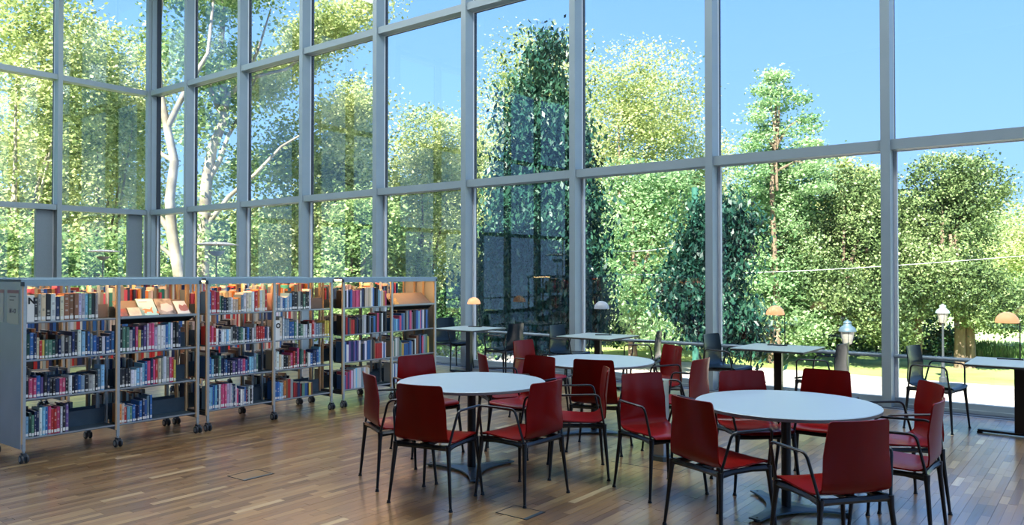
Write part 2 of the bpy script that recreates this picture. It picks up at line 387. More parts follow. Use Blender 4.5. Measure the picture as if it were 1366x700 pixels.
# round guard rail in front of the glass
MB().tube([(XL, YF + .165, .60), (RX, YF + .165, .60)], .024, 'frame', 10).build('guard_rail', wf, smooth=True)
MB().tube([(XL - .165, YF, .60), (XL - .165, BY, .60)], .024, 'frame', 10).build('guard_rail', wl, smooth=True)
def window(n, a, b, axis):
    o = empty('window_%d' % n); tag(o, kind='structure')
    def bx(mb, u0, u1, t0, t1, z0, z1, mt):
        if axis == 'x': mb.box(u0, u1, YF + t0, YF + t1, z0, z1, mt)
        else: mb.box(XL - t1, XL - t0, u0, u1, z0, z1, mt)
        return mb
    zs = [.10] + list(TZ); tops = [0.10, TZ[0], TZ[1], TZ[2]]
    for i, tz in enumerate(TZ):
        if tz > CZ: continue
        mb = MB(); bx(mb, a, b, .03, .20, tz - .125, tz, 'frame'); bx(mb, a, b, .20, .225, tz - .13, tz + .004, 'edge_white'); bx(mb, a, b, .225, .28, tz - .125, tz, 'gasket')
        mb.build('transom', o)
    mb = MB(); bx(mb, a, b, .18, .26, -.04, .10, 'frame'); bx(mb, a + .0, a + .035, .19, .24, .10, TZ[0] - .125, 'edge_white'); bx(mb, b - .035, b, .19, .24, .10, TZ[0] - .125, 'edge_white'); mb.build('bottom_rail', o)
    z0 = .10
    for tz in (*TZ, CZ + .13):
        z1 = tz - .125
        if z1 - z0 > .1: bx(MB(), a, b, .246, .252, z0, min(z1, CZ), 'glass').build('pane', o)
        z0 = tz
    return o
n = 1
edges = [XL + .04] + mx
for i in range(len(mx)):
    a = XL + .06 if i == 0 else mx[i - 1] + .054
    window(n, a, mx[i] - .054, 'x'); n += 1
window(n, mx[-1] + .054, RX, 'x'); n += 1
lw = []
for i in range(len(ml) + 1):
    b = YF + .05 if i == 0 else ml[i - 1] - .054
    a = ml[i] + .054 if i < len(ml) else BY
    o = window(n, a, b, 'y'); n += 1
    if i < 7:   # grey ventilation panel beside each mullion
        t = b - (.12 if i == 0 else .04)
        MB().box(XL - .235, XL - .13, t - .36, t, -.02, TZ[0] - .13, 'grey_panel').build('vent_panel', o)
# window strips of the right wall
for i in range(1, len(ys) - 1, 2):
    o = empty('window_%d' % n); tag(o, kind='structure'); n += 1
    MB().box(RX + .12, RX + .13, ys[i], ys[i + 1], .35, 8.6, 'glass').build('pane', o)
    for z in (3.1, 6.2): MB().box(RX + .06, RX + .2, ys[i], ys[i + 1], z, z + .1, 'frame').build('transom', o)
# unseen glowing panels added under the ceiling to brighten the interior
for x, lx in ((-14, 'leftmost'), (-6.5, 'middle'), (1.5, 'rightmost')):
    for y, ly in ((6.4, 'window-side'),):
        o = empty('added_fill_panel', (x, y, CZ)); tag(o, 'unseen added fill light panel above the room, %s of the %s row' % (lx, ly), 'lamp', 'added fill light panels over the reading room')
        MB().box(-3.05, 3.05, -1.25, 1.25, -.07, 0, 'frame').build('fill_panel_back', o)
        MB().box(-3, 3, -1.2, 1.2, -.078, -.068, 'fill_panel_glow').build('fill_panel_face', o)

# ================================================================== CHAIRS
def shell_part(prof, wid, mt, name, parent, curve=.0, th=.0095, nw=10):
    # prof: list (x, z); wid: half widths; surface grid then thickness along normals
    rows = []
    for (x, z), hw in zip(prof, wid):
        rows.append([Vector((x + curve * ((2 * k / nw - 1) ** 2) * hw * hw / .04 * min(1, max(0, (z - .46) / .2)), (2 * k / nw - 1) * hw, z + (.008 * (2 * k / nw - 1) ** 2 if z < .47 else 0))) for k in range(nw + 1)])
    nr = len(rows); top = [v for r_ in rows for v in r_]
    nrm = []
    for i in range(nr):
        for k in range(nw + 1):
            a = rows[min(i + 1, nr - 1)][k] - rows[max(i - 1, 0)][k]; b = rows[i][min(k + 1, nw)] - rows[i][max(k - 1, 0)]
            nrm.append(a.cross(b).normalized())
    bot = [v + n_ * th for v, n_ in zip(top, nrm)]
    W = nw + 1; o = len(top); fs = []
    for i in range(nr - 1):
        for k in range(nw):
            q = (i * W + k, i * W + k + 1, (i + 1) * W + k + 1, (i + 1) * W + k)
            fs.append(q); fs.append(tuple(o + j for j in reversed(q)))
    for k in range(nw):
        fs.append((k + 1, k, o + k, o + k + 1)); a = (nr - 1) * W + k; fs.append((a, a + 1, o + a + 1, o + a))
    for i in range(nr - 1):
        a, b = i * W, (i + 1) * W; fs.append((a, b, o + b, o + a)); a += nw; b += nw; fs.append((b, a, o + a, o + b))
    m = MB(); m.raw(top + bot, fs, mt)
    return m.build(name, parent, smooth=True, auto=50)
def bend(pts, r, seg=4):
    P = [Vector(p_) for p_ in pts]; out = [P[0]]
    for i in range(1, len(P) - 1):
        a = (P[i - 1] - P[i]).normalized(); b = (P[i + 1] - P[i]).normalized()
        s0, s1 = P[i] + a * r, P[i] + b * r
        for k in range(seg + 1):
            t = k / seg; out.append(s0 * (1 - t) ** 2 + P[i] * 2 * t * (1 - t) + s1 * t * t)
    out.append(P[-1]); return out
def make_chair(name, mt):
    t = empty(name)
    seatp = [(.232, .424), (.228, .436), (.214, .445), (.17, .449), (.08, .446), (-.02, .440), (-.11, .437), (-.155, .441), (-.185, .456)]
    seatw = [.196, .207, .213, .216, .217, .216, .214, .212, .211]
    shell_part(seatp, seatw, mt, 'seat', t)
    backp = [(-.185, .456), (-.205, .480), (-.216, .520), (-.224, .58), (-.230, .65), (-.237, .72), (-.244, .78), (-.248, .812), (-.2495, .824), (-.250, .832), (-.2505, .836)]
    backw = [.211, .209, .207, .202, .196, .189, .183, .180, .178, .171, .160]
    shell_part(backp, backw, mt, 'backrest', t, curve=.035)
    f = MB()
    for s in (-1, 1):
        f.tube([(.195, s * .205, .408), (.08, s * .190, .410), (-.08, s * .190, .410), (-.19, s * .205, .408)], [.022, .017, .017, .022], 'chair_frame', 6, 1)
    f.tube([(.195, -.205, .412), (.17, -.10, .398), (.17, .10, .398), (.195, .205, .412)], [.022, .016, .016, .022], 'chair_frame', 6)
    f.tube([(-.19, -.205, .412), (-.17, -.11, .404), (-.17, .11, .404), (-.19, .205, .412)], [.022, .018, .018, .022], 'chair_frame', 6)
    f.box(-.17, .17, -.03, .03, .400, .424, 'chair_frame')
    f.build('seat_frame', t, smooth=True)
    for sx in (-1, 1):
        for sy in (-1, 1):
            l = MB(); tx = .198 if sx > 0 else -.196; bx = .2275 if sx > 0 else -.2275
            l.tube([(tx, sy * .211, .425), (tx + sx * .004, sy * .216, .36), (bx, sy * .247, .020)], [.021, .0155, .0098], 'chair_frame', 8)
            l.lathe([(.0, .022), (.012, .02), (.012, .010), (.0155, .006), (.0155, 0), (0, 0)], (bx + sx * .0015, sy * .249, 0), 'black', 8)
            l.build('leg', t, smooth=True)
    for sy in (-1, 1):
        a = MB(); pth = bend([(.198, sy * .214, .415), (.182, sy * .262, .655), (-.150, sy * .262, .662), (-.197, sy * .214, .415)], .042, 5)
        a.tube(pth, .0088, 'chair_frame', 8); a.build('armrest', t, smooth=True)
    return t
red0 = make_chair('armchair', 'red_ply'); blk0 = make_chair('dark_armchair', 'blue_ply')
red = [  # x, y, angle deg, label
 (-4.423, 4.274, 62.9, 'red armchair with orange-lit back at the left side of the nearest-left round table', 'A1'),
 (-3.837, 4.088, 102.0, 'dark red armchair, back to camera, front of the left round table', 'A2'),
 (-3.423, 4.547, 177.4, 'bright red armchair with rim-lit top edge, right side of left round table', 'A3'),
 (-4.940, 5.135, -20.4, 'pinkish red armchair with white highlight, behind left round table beside bookcase end', 'A4'),
 (-4.230, 5.640, -95.0, 'red armchair tucked behind left round table, facing camera, under the middle table', 'A5'),
 (-4.642, 5.898, 52.3, 'narrow side-on red armchair just beyond the left round table rim', 'G1'),
 (-5.124, 7.127, -.5, 'orange-red armchair left of the middle round table, facing right', 'G2'),
 (-3.743, 6.144, 108.0, 'dark red armchair, back to camera, in front of middle round table', 'E2'),
 (-3.449, 5.317, -143.6, 'red armchair seen edge-on, facing left between the left and middle round tables', 'E'),
 (-3.853, 7.410, -122.1, 'brownish red armchair behind right rim of middle round table', 'G4'),
 (-3.174, 6.568, 180, 'orange-lit red armchair with pale top edge beyond the steel power post', 'H'),
 (-2.682, 5.247, -27.0, 'red armchair facing camera with glossy highlight, between middle and right round tables', 'D'),
 (-2.178, 5.799, -45.7, 'red armchair at the far left side of the right round table', 'I'),
 (-1.836, 6.196, -91.6, 'dark maroon armchair directly behind the right round table', 'J'),
 (-1.977, 4.669, 67.1, 'dark red armchair with its back to camera, front left of right round table', 'F'),
 (-1.250, 4.478, 141.7, 'nearest near-black maroon armchair, back to camera, front of right round table', 'K'),
 (-1.089, 5.301, -179.4, 'red armchair edge-on with bluish white seat, right side of right round table', 'L'),
 (-1.222, 5.969, -145.3, 'red armchair behind the edge-on one at right of right round table', 'M')]
for i, (x, y, a, lab, _) in enumerate(red):
    o = red0 if i == 0 else copy_tree(red0)
    o.location = (x, y, 0); o.rotation_euler = (0, 0, R(a)); tag(o, lab, 'chair', 'red armchairs at the round tables')
blk = [
 (-1.493, 9.093, -9.9, 'dark blue-black armchair at rightmost window desk, facing right'),
 (-2.594, 8.955, 175.5, 'dark armchair with pale edge-on back, right of the third window desk'),
 (-3.836, 9.318, -8.6, 'glossy dark blue armchair left of third window desk'),
 (-5.042, 9.374, -163.8, 'dark armchair with shiny grey edge-on back, right of second window desk'),
 (-6.320, 9.536, -2.2, 'blue-reflecting dark armchair left of second window desk'),
 (-7.435, 9.432, 178.7, 'matt black armchair seen from behind, right of the leftmost window desk'),
 (-8.850, 9.84, -9.5, 'dark armchair left of leftmost window desk, half hidden by bookcase end')]
for i, (x, y, a, lab) in enumerate(blk):
    o = blk0 if i == 0 else copy_tree(blk0)
    o.location = (x, y, 0); o.rotation_euler = (0, 0, R(a)); tag(o, lab, 'chair', 'dark armchairs at the window desks')

# ================================================================== ROUND TABLES
def make_round():
    t = empty('round_table')
    H_ = .718
    m = MB(); m.lathe([(0, H_), (.594, H_), (.600, H_ - .004)], (0, 0, 0), 'table_top', 72); m.lathe([(.600, H_ - .004), (.600, H_ - .022), (.590, H_ - .026), (0, H_ - .026)], (0, 0, 0), 'table_edge', 72)
    m.build('tabletop', t, smooth=True, auto=30)
    m = MB(); pts = [(.032 * math.cos(2 * math.pi * k / 20), .040 * math.sin(2 * math.pi * k / 20)) for k in range(20)]
    m.prism(pts, .02, H_ - .03, 'black'); m.build('column', t, smooth=True, auto=40)
    m = MB(); m.box(-.17, .17, -.035, .035, H_ - .040, H_ - .026, 'black'); m.box(-.035, .035, -.17, .17, H_ - .040, H_ - .026, 'black'); m.build('top_bracket', t)
    pts = []
    for k in range(3):
        a0 = 2 * math.pi * k / 3; a1 = a0 + 2 * math.pi / 3; r = .405; hw = .042
        d = (math.cos(a0), math.sin(a0)); n_ = (-d[1], d[0])
        P0 = (d[0] * r + n_[0] * hw, d[1] * r + n_[1] * hw)
        pts.append((d[0] * r - n_[0] * hw, d[1] * r - n_[1] * hw)); pts.append(P0)
        d1 = (math.cos(a1), math.sin(a1)); n1 = (-d1[1], d1[0]); P1 = (d1[0] * r - n1[0] * hw, d1[1] * r - n1[1] * hw)
        am = a0 + math.pi / 3; C_ = (math.cos(am) * .015, math.sin(am) * .015)
        for j in range(1, 10):
            u = j / 10; pts.append((P0[0] * (1 - u) ** 2 + 2 * u * (1 - u) * C_[0] + P1[0] * u * u, P0[1] * (1 - u) ** 2 + 2 * u * (1 - u) * C_[1] + P1[1] * u * u))
    m = MB(); n_ = len(pts)
    vs = [(x, y, .012) for x, y in pts] + [(x, y, .022) for x, y in pts] + [(0, 0, .012), (0, 0, .030)]
    fs = [(i, (i + 1) % n_, n_ + (i + 1) % n_, n_ + i) for i in range(n_)] + [(n_ + i, n_ + (i + 1) % n_, 2 * n_ + 1) for i in range(n_)] + [((i + 1) % n_, i, 2 * n_) for i in range(n_)]
    m.raw(vs, fs, 'base_steel'); m.build('base', t)
    for k in range(3):
        a0 = 2 * math.pi * k / 3
        MB().lathe([(0, .013), (.014, .013), (.016, 0), (0, 0)], (.385 * math.cos(a0), .385 * math.sin(a0), 0), 'black', 10).build('foot', t, smooth=True)
        MB().lathe([(.008, .020), (.008, .025), (0, .026)], (.375 * math.cos(a0), .375 * math.sin(a0), 0), 'black', 8).build('bolt', t)
    return t
rt = make_round()
for i, (x, y, a, lab) in enumerate([(-4.172, 4.860, 75, 'left round grey table with chairs, nearest to the bookcases'), (-4.19, 6.775, 5, 'middle round pale green-grey table, farthest of the three round tables'), (-1.79, 5.352, 20, 'right round grey table, nearest to the camera with six red chairs')]):
    o = rt if i == 0 else copy_tree(rt)
    o.location = (x, y, 0); o.rotation_euler = (0, 0, R(a)); tag(o, lab, 'table', 'round reading tables')

# ================================================================== WINDOW DESKS AND LAMPS
def make_desk():
    t = empty('window_desk'); H_ = .718
    m = MB(); m.box(-.42, .42, -.42, .42, H_ - .006, H_, 'desk_top'); m.box(-.42, .42, -.42, .42, H_ - .024, H_ - .006, 'desk_edge'); m.build('desktop', t)
    m = MB(); m.box(-.045, .045, -.03, .03, .03, H_ - .04, 'black'); m.build('column', t)
    m = MB(); m.box(-.36, .36, -.035, .035, H_ - .042, H_ - .024, 'black'); m.build('top_bracket', t)
    m = MB(); m.prism([(-.36, -.030), (0, -.045), (.36, -.030), (.36, .030), (0, .045), (-.36, .030)], .012, .034, 'black'); m.build('foot_bar', t)
    for s in (-1, 1): MB().box(s * .34 - .025, s * .34 + .025, -.036, .036, 0, .014, 'black').build('foot_pad', t)
    return t
desk0 = make_desk()
desks = [(-8.21, 9.50, 'leftmost window desk, beside the end of the bookcases'), (-5.78, 9.45, 'second window desk from the bookcases, with unlit grey lamp'),
         (-3.19, 9.28, 'third window desk from the bookcases, behind the right round table'), (-.77, 9.13, 'rightmost window desk cut off by the photo edge')]
for i, (x, y, lab) in enumerate(desks):
    o = desk0 if i == 0 else copy_tree(desk0); o.location = (x, y, 0); tag(o, lab, 'desk', 'square window desks')
def make_lamp(lit):
    t = empty('desk_lamp')
    m = MB(); m.box(-.20, .03, -.03, .03, 0, .012, 'black'); m.build('base', t)
    m = MB(); m.tube([(0, 0, .01), (0, 0, .375)], .0065, 'black', 8); m.build('pole', t, smooth=True)
    m = MB(); m.tube([(0, 0, .372), (-.12, 0, .372)], .005, 'black', 6); m.build('arm', t, smooth=True)
    pr = [(.108 * math.cos(a), .375 + .108 * math.sin(a)) for a in [R(v) for v in range(0, 91, 9)]]
    pin = [(max(.0, r - .004), z - .003) for r, z in reversed(pr)]
    m = MB(); m.lathe(pr + pin + [pr[0]], (-.11, 0, 0), 'lamp_lit' if lit else 'lamp_pale', 28); m.build('shade', t, smooth=True, auto=60)
    return t
L1 = make_lamp(True); L0 = make_lamp(False)
lamps = [(L1, -8.233, 9.793, 12, 'lit orange dome lamp on the leftmost window desk'), (L0, -5.696, 9.621, 28, 'unlit grey dome lamp on the second window desk'),
         (None, -3.198, 9.535, 10, 'lit orange dome lamp on the third window desk'), (None, -.792, 9.436, 5, 'lit orange dome lamp at the right edge on rightmost desk')]
for s, x, y, a, lab in lamps:
    o = s or copy_tree(L1); o.location = (x, y, .718); o.rotation_euler = (0, 0, R(a)); tag(o, lab, 'lamp', 'dome lamps on the window desks')

# ================================================================== POWER POST, FLOOR BOXES, FLOOR LAMPS
t = empty('power_post', (-3.12, 6.13, 0)); tag(t, 'square brushed steel power post standing between the round tables', 'post')
MB().box(-.05, .05, -.05, .05, .04, .675, 'steel').build('column', t); MB().box(-.055, .055, -.055, .055, .675, .685, 'steel').build('cap', t)
MB().prism([(-.085, -.06), (-.06, -.085), (.06, -.085), (.085, -.06), (.085, .06), (.06, .085), (-.06, .085), (-.085, .06)], .0, .04, 'base_steel').build('base', t)
for k in range(3): MB().box(-.030, .030, -.0545, -.050, .30 + k * .10, .37 + k * .10, 'white_card').build('socket', t)
for (x0, x1, y0, y1), lab in zip(boxes_fl, ('flush floor socket box in open parquet left of the left table', 'flush floor socket box in front of the left round table', 'flush floor socket box at left edge by the caster')):
    t = empty('floor_box', ((x0 + x1) / 2, (y0 + y1) / 2, 0)); tag(t, lab, 'floor box', 'floor socket boxes')
    a, b = (x1 - x0) / 2, (y1 - y0) / 2
    m = MB(); m.box(-a, a, -b, -b + .006, 0, .003, 'alu_dark'); m.box(-a, a, b - .006, b, 0, .003, 'alu_dark'); m.box(-a, -a + .006, -b, b, 0, .003, 'alu_dark'); m.box(a - .010, a, -b, b, 0, .003, 'alu_dark'); m.build('frame', t)
    MB().box(a - .035, a - .010, -b + .006, b - .006, 0, .0025, 'base_steel').build('hinge_strip', t)
    ll = strip_mesh('lid', [(-a + .006, a - .035, -b + .006, b - .006, .75)]); 
    o = mobj('lid', ll, t); o.scale = (1, 1, 1); o.location = (0, 0, .0013)
def floor_lamp(x, y, lab):
    t = empty('floor_lamp', (x, y, 0)); tag(t, lab, 'lamp', 'tall disc floor lamps behind the bookcases')
    MB().lathe([(0, .02), (.15, .02), (.15, 0), (0, 0)], (0, 0, 0), 'pole_grey', 24).build('base', t, smooth=True)
    MB().tube([(0, 0, .02), (0, 0, 1.86)], .011, 'pole_grey', 8).build('pole', t, smooth=True)
    MB().lathe([(.0, 1.83), (.05, 1.84), (.10, 1.875), (.118, 1.905), (.112, 1.905), (.0, 1.86)], (0, 0, 0), 'lamp_pale', 28).build('bowl', t, smooth=True)
    for k in range(3):
        a = 2 * math.pi * k / 3; MB().tube([(.09 * math.cos(a), .09 * math.sin(a), 1.90), (.05 * math.cos(a), .05 * math.sin(a), 2.0)], .003, 'pole_grey', 5).build('stay', t)
    MB().lathe([(.0, 2.035), (.15, 2.025), (.30, 1.995), (.30, 1.990), (.15, 2.012), (0, 2.018)], (0, 0, 0), 'lamp_white', 40).build('disc_reflector', t, smooth=True)
floor_lamp(-10.0, 6.16, 'tall floor lamp with pale disc reflector, right one behind the bookcases')
floor_lamp(-14.95, 6.89, 'tall floor lamp with pale disc reflector, left one farther behind the bookcases')

# ================================================================== BOOKS
PAL = dict(k=(.015, .017, .022), n=(.015, .03, .10), b=(.03, .13, .38), c=(.22, .50, .68), s=(.16, .25, .33), w=(.68, .72, .74), i=(.66, .56, .42), g=(.30, .32, .32),
           G=(.10, .24, .17), d=(.012, .06, .05), t=(.03, .30, .30), r=(.50, .035, .035), m=(.20, .02, .03), p=(.60, .08, .19), v=(.13, .08, .26), o=(.72, .28, .07),
           y=(.62, .50, .10), l=(.50, .46, .60), u=(.24, .11, .06), q=(.30, .25, .20))
CN = dict(k='black', n='navy', b='blue', c='light blue', s='slate', w='white', i='cream', g='grey', G='green', d='dark green', t='teal', r='red', m='maroon', p='pink', v='violet', o='orange', y='yellow', l='lilac', u='brown', q='taupe')
def book_mesh(kind):
    # unit book: x from -1 (fore edge) to 0 (spine), y -.5..+.5 thickness, z 0..1
    m = MB(); c = .10
    if kind == 0:   # hardback, rounded spine
        sp = [(-.03, -.5), (-.01, -.36), (0, -.15), (0, .15), (-.01, .36), (-.03, .5)]
    else:
        sp = [(-.004, -.5), (0, -.45), (0, .45), (-.004, .5)]
    m.prism([(-1, -.5)] + sp + [(-.04, .5 - c), (-.04, -.5 + c), (-1, -.5 + c)][0:0] + [(-1, .5)], 0, 1, 'book') if kind == 1 else None
    if kind == 0:
        out = [(-1, -.5)] + sp + [(-1, .5), (-1, .5 - c), (-.06, .5 - c), (-.06, -.5 + c), (-1, -.5 + c)]
        # covers as separate slabs plus spine, page block recessed
        m.prism([(-1, -.5), (-.03, -.5), (-.05, -.5 + c), (-1, -.5 + c)], 0, 1, 'book')
        m.prism([(-1, .5 - c), (-.05, .5 - c), (-.03, .5), (-1, .5)], 0, 1, 'book')
        m.prism([(-.05, -.5 + c)] + sp + [(-.05, .5 - c)], 0, 1, 'book')
        m.box(-.97, -.05, -.5 + c, .5 - c, .015, .975, 'paper')
    else:
        m.box(-.995, -.02, -.46, .46, .99, 1.001, 'paper')
    m.box(-.004, .004, -.40, .40, .05, .17, 'white_card')
    return m.mesh('book_%d' % kind)
BK = [book_mesh(0), book_mesh(1)]
# wrap the paper-covered book so that its top shows pages
stuff = {'v': [], 'f': [], 'c': []}
def stuff_book(x, y0, y1, z, h, d, col, dr=1):
    o = len(stuff['v']); x1 = x - d * dr
    a, b = min(x, x1), max(x, x1)
    stuff['v'] += [(a, y0, z), (b, y0, z), (b, y1, z), (a, y1, z), (a, y0, z + h), (b, y0, z + h), (b, y1, z + h), (a, y1, z + h)]
    stuff['f'] += [(o, o + 3, o + 2, o + 1), (o + 4, o + 5, o + 6, o + 7), (o, o + 1, o + 5, o + 4), (o + 1, o + 2, o + 6, o + 5), (o + 2, o + 3, o + 7, o + 6), (o + 3, o, o + 4, o + 7)]
    stuff['c'] += [col, (.62, .55, .45), col, col, col, col]
ORD = ['first', 'second', 'third', 'fourth', 'fifth', 'sixth', 'seventh', 'eighth', 'ninth', 'tenth', 'eleventh', 'twelfth', 'thirteenth', 'fourteenth', 'fifteenth', 'sixteenth', 'seventeenth', 'eighteenth', 'nineteenth', 'twentieth'] + ['twenty-' + q for q in ('first', 'second', 'third', 'fourth', 'fifth', 'sixth', 'seventh', 'eighth', 'ninth')] + ['thirtieth'] + ['thirty-' + q for q in ('first', 'second', 'third', 'fourth', 'fifth')]
nbook = [0]
SHN = ['top', 'second', 'third', 'bottom']; BAYN = ['left', 'right']; UNN = ['nearest', 'middle', 'farthest']
def fill(seq, X, y0, y1, z, hmax, where=None, fillto=1.0, hmin=.6, dr=1, start=0.004):
    # books side by side along +y, spines at X facing +x
    n = len(seq); span = (y1 - y0) * fillto - start
    ws = [random.uniform(.7, 1.3) * (1.5 if ch.isupper() and ch in 'W' else 1) for ch in seq]; k = span / sum(ws); y = y0 + start
    hh = random.uniform(.75, .9)
    prev = None
    for j, (ch, w_) in enumerate(zip(seq, ws)):
        tt = w_ * k
        if ch != prev: hh = min(1, max(hmin, hh + random.uniform(-.16, .16)))
        prev = ch
        h = hmax * hh * random.uniform(.985, 1.0); d = random.uniform(.13, .17)
        c = PAL[ch]; v_ = random.uniform(.8, 1.2); col = tuple(min(1, q * v_ * random.uniform(.92, 1.08)) for q in c)
        if where and nbook[0] < 300:
            o = mobj('book', BK[0 if tt > .022 else 1])
            lean = 0
            o.location = (X - random.uniform(0, .012), y + tt / 2, z); o.scale = (d, tt * .97, h); o.color = (*col, 1)
            u, b, s = where
            size = 'tall' if hh > .9 else 'short' if hh < .7 else 'mid-height'
            tag(o, '%s %s book, %s from left, %s shelf, %s bay of the %s bookcase' % (size, CN[ch], ORD[j], SHN[s], BAYN[b], UNN[u]), 'book', 'books standing on the bookcase shelves')
            nbook[0] += 1
        else:
            stuff_book(X - dr * random.uniform(0, .012), y + .0005, y + tt - .0005, z, h, d, col, dr)
        y += tt
    return y

# ================================================================== BOOKCASES
SZ = [1.185, .862, .535, .208]       # shelf tops
def make_unit(name, X, Y, ends=(False, False), mirror=False):
    """double-sided bookcase on casters; front face at world x=X, from y=Y to Y+1.575"""
    t = empty(name, (X, Y, 0)); D = .60; Lh = 1.575; ym = .785
    for i, y in enumerate((.0, ym, Lh)):
        for fx in (0, -D):
            s = MB(); s.box(fx - .018 if fx == 0 else fx, fx if fx == 0 else fx + .018, y - .006, y + .018, .10, 1.49, 'alu'); s.box(fx - .018 if fx == 0 else fx, fx - .001 if fx == 0 else fx + .018, y - .020, y - .006, .16, 1.49, 'birch'); s.build('upright', t)
            s = MB(); s.tube([(fx + (-.009 if fx == 0 else .009), y + .006, .062), (fx + (-.009 if fx == 0 else .009), y + .006, .11)], .009, 'alu', 8); s.box(fx - .032, fx + .020, y - .008, y + .020, .055, .085, 'rubber')
            c = s.build('caster', t, smooth=True)
            for k in (-1, 1):
                w_ = MB(); cy = y + .006 + k * .021; cx = fx - .004
                w_.lathe([(.0, -.010), (.030, -.010), (.036, -.006), (.036, .006), (.030, .010), (.0, .010)], (cx, cy, .036), 'rubber', 18, 'y')
                w_.lathe([(.0, k * .0115), (.020, k * .0115), (.022, k * .009)], (cx, cy, .036), 'hub', 14, 'y')
                w_.build('wheel', c, smooth=True, auto=35)
        MB().box(-D + .018, -.018, y - .008, y + .010, .155, .195, 'alu_dark').build('cross_bar', t)
        s = MB(); s.box(-D + .12, -.12, y - .010, y - .002, .21, 1.30, 'alu_dark') if i == 1 else None
        # inner posts that carry the shelves
        for fx in (-.215, -D + .215):
            MB().box(fx - .014, fx + .014, y - .012, y + .004, .19, 1.485, 'birch' if i != 1 else 'alu').build('inner_post', t)
    for b in range(2):
        ya, yb = (.020, ym - .022) if b == 0 else (ym + .020, Lh - .022)
        for lv, z in enumerate(SZ):
            for side in (0, 1):
                xf = -.006 if side == 0 else -D + .006; xb = -.205 if side == 0 else -D + .205; s_ = -1 if side == 0 else 1
                a, c = min(xf, xb), max(xf, xb)
                s = MB(); s.box(a, c, ya, yb, z - .016, z, 'shelf'); s.box(xf - .003, xf + .003, ya, yb, z - .011, z + .001, 'shelf_edge')
                hl = .14 if lv else .09
                s.box(min(xb, xb + s_ * .004), max(xb, xb + s_ * .004), ya, yb, z, z + hl, 'shelf'); s.build('shelf', t)
    s = MB(); s.box(-D - .03, .012, -.03, Lh + .03, 1.523, 1.545, 'alu_top'); s.build('top_panel', t)
    for fx in (.004, -D - .004): 
        for ya, yb in ((-.0, ym - .012), (ym - .006, Lh - .0)):
            MB().box(fx - .010, fx + .010, ya - .004, yb, 1.487, 1.5235, 'alu_top').build('fascia', t)
        for ya, yb in ((-.03, -.006), (Lh - .001, Lh + .03)): MB().box(fx - .008, fx + .006, ya, yb, 1.487, 1.5235, 'alu_dark').build('end_bracket', t)
    MB().box(-.10, -.06, .13, Lh - .13, 1.505, 1.515, 'light_strip').build('light_strip', t)
    MB().box(-D + .06, -D + .10, .13, Lh - .13, 1.505, 1.515, 'light_strip').build('light_strip', t)
    for k_, y in enumerate((-.024, Lh + .018)):
        if ends[k_]:
            MB().box(-D, -.0, y, y + .006, .12, 1.523, 'perforated' if k_ == 0 else 'end_liner').build('end_panel', t)
    return t
# perforated sheet: pale metal with a fine dot relief
mp_ = mottled('perforated_sheet', (.30, .33, .35), (.36, .39, .41), 3, .42, .45); M['perforated'] = mp_
vr = N(mp_, 'ShaderNodeTexVoronoi'); vr.inputs['Scale'].default_value = 160; tcx = N(mp_, 'ShaderNodeTexCoord'); L(mp_, tcx.outputs['Object'], vr.inputs[0])
bp = N(mp_, 'ShaderNodeBump'); bp.inputs['Strength'].default_value = .4; bp.inputs['Distance'].default_value = .002; L(mp_, vr.outputs[0], bp.inputs['Height']); L(mp_, bp.outputs[0], bsdf(mp_).inputs['Normal'])
M['end_liner'] = mottled('pale_end_liner', (.42, .47, .43), (.48, .50, .45), 3, .5)
FX = -7.285
UY = [2.715, 4.400, 6.155]
unit = []
for i, (y, lab) in enumerate(zip(UY, ('nearest wheeled bookcase at left edge with perforated end panel and letter N card', 'middle wheeled bookcase of the front row, with letter O card', 'farthest wheeled bookcase of the front row, ending beside the window desk'))):
    u = make_unit('bookcase', FX, y, (i == 0, i == 2)); tag(u, lab, 'bookcase', 'wheeled bookcases'); unit.append(u)
B2 = [2.35, 3.98, 5.62]
for i, y in enumerate(B2):
    u = make_unit('bookcase', -9.45, y, (False, False)); tag(u, ('left', 'centre', 'right')[i] + 'most bookcase of the second row, glimpsed through the front row' if i != 1 else 'centre bookcase of the second row, glimpsed through the front row', 'bookcase', 'wheeled bookcases')
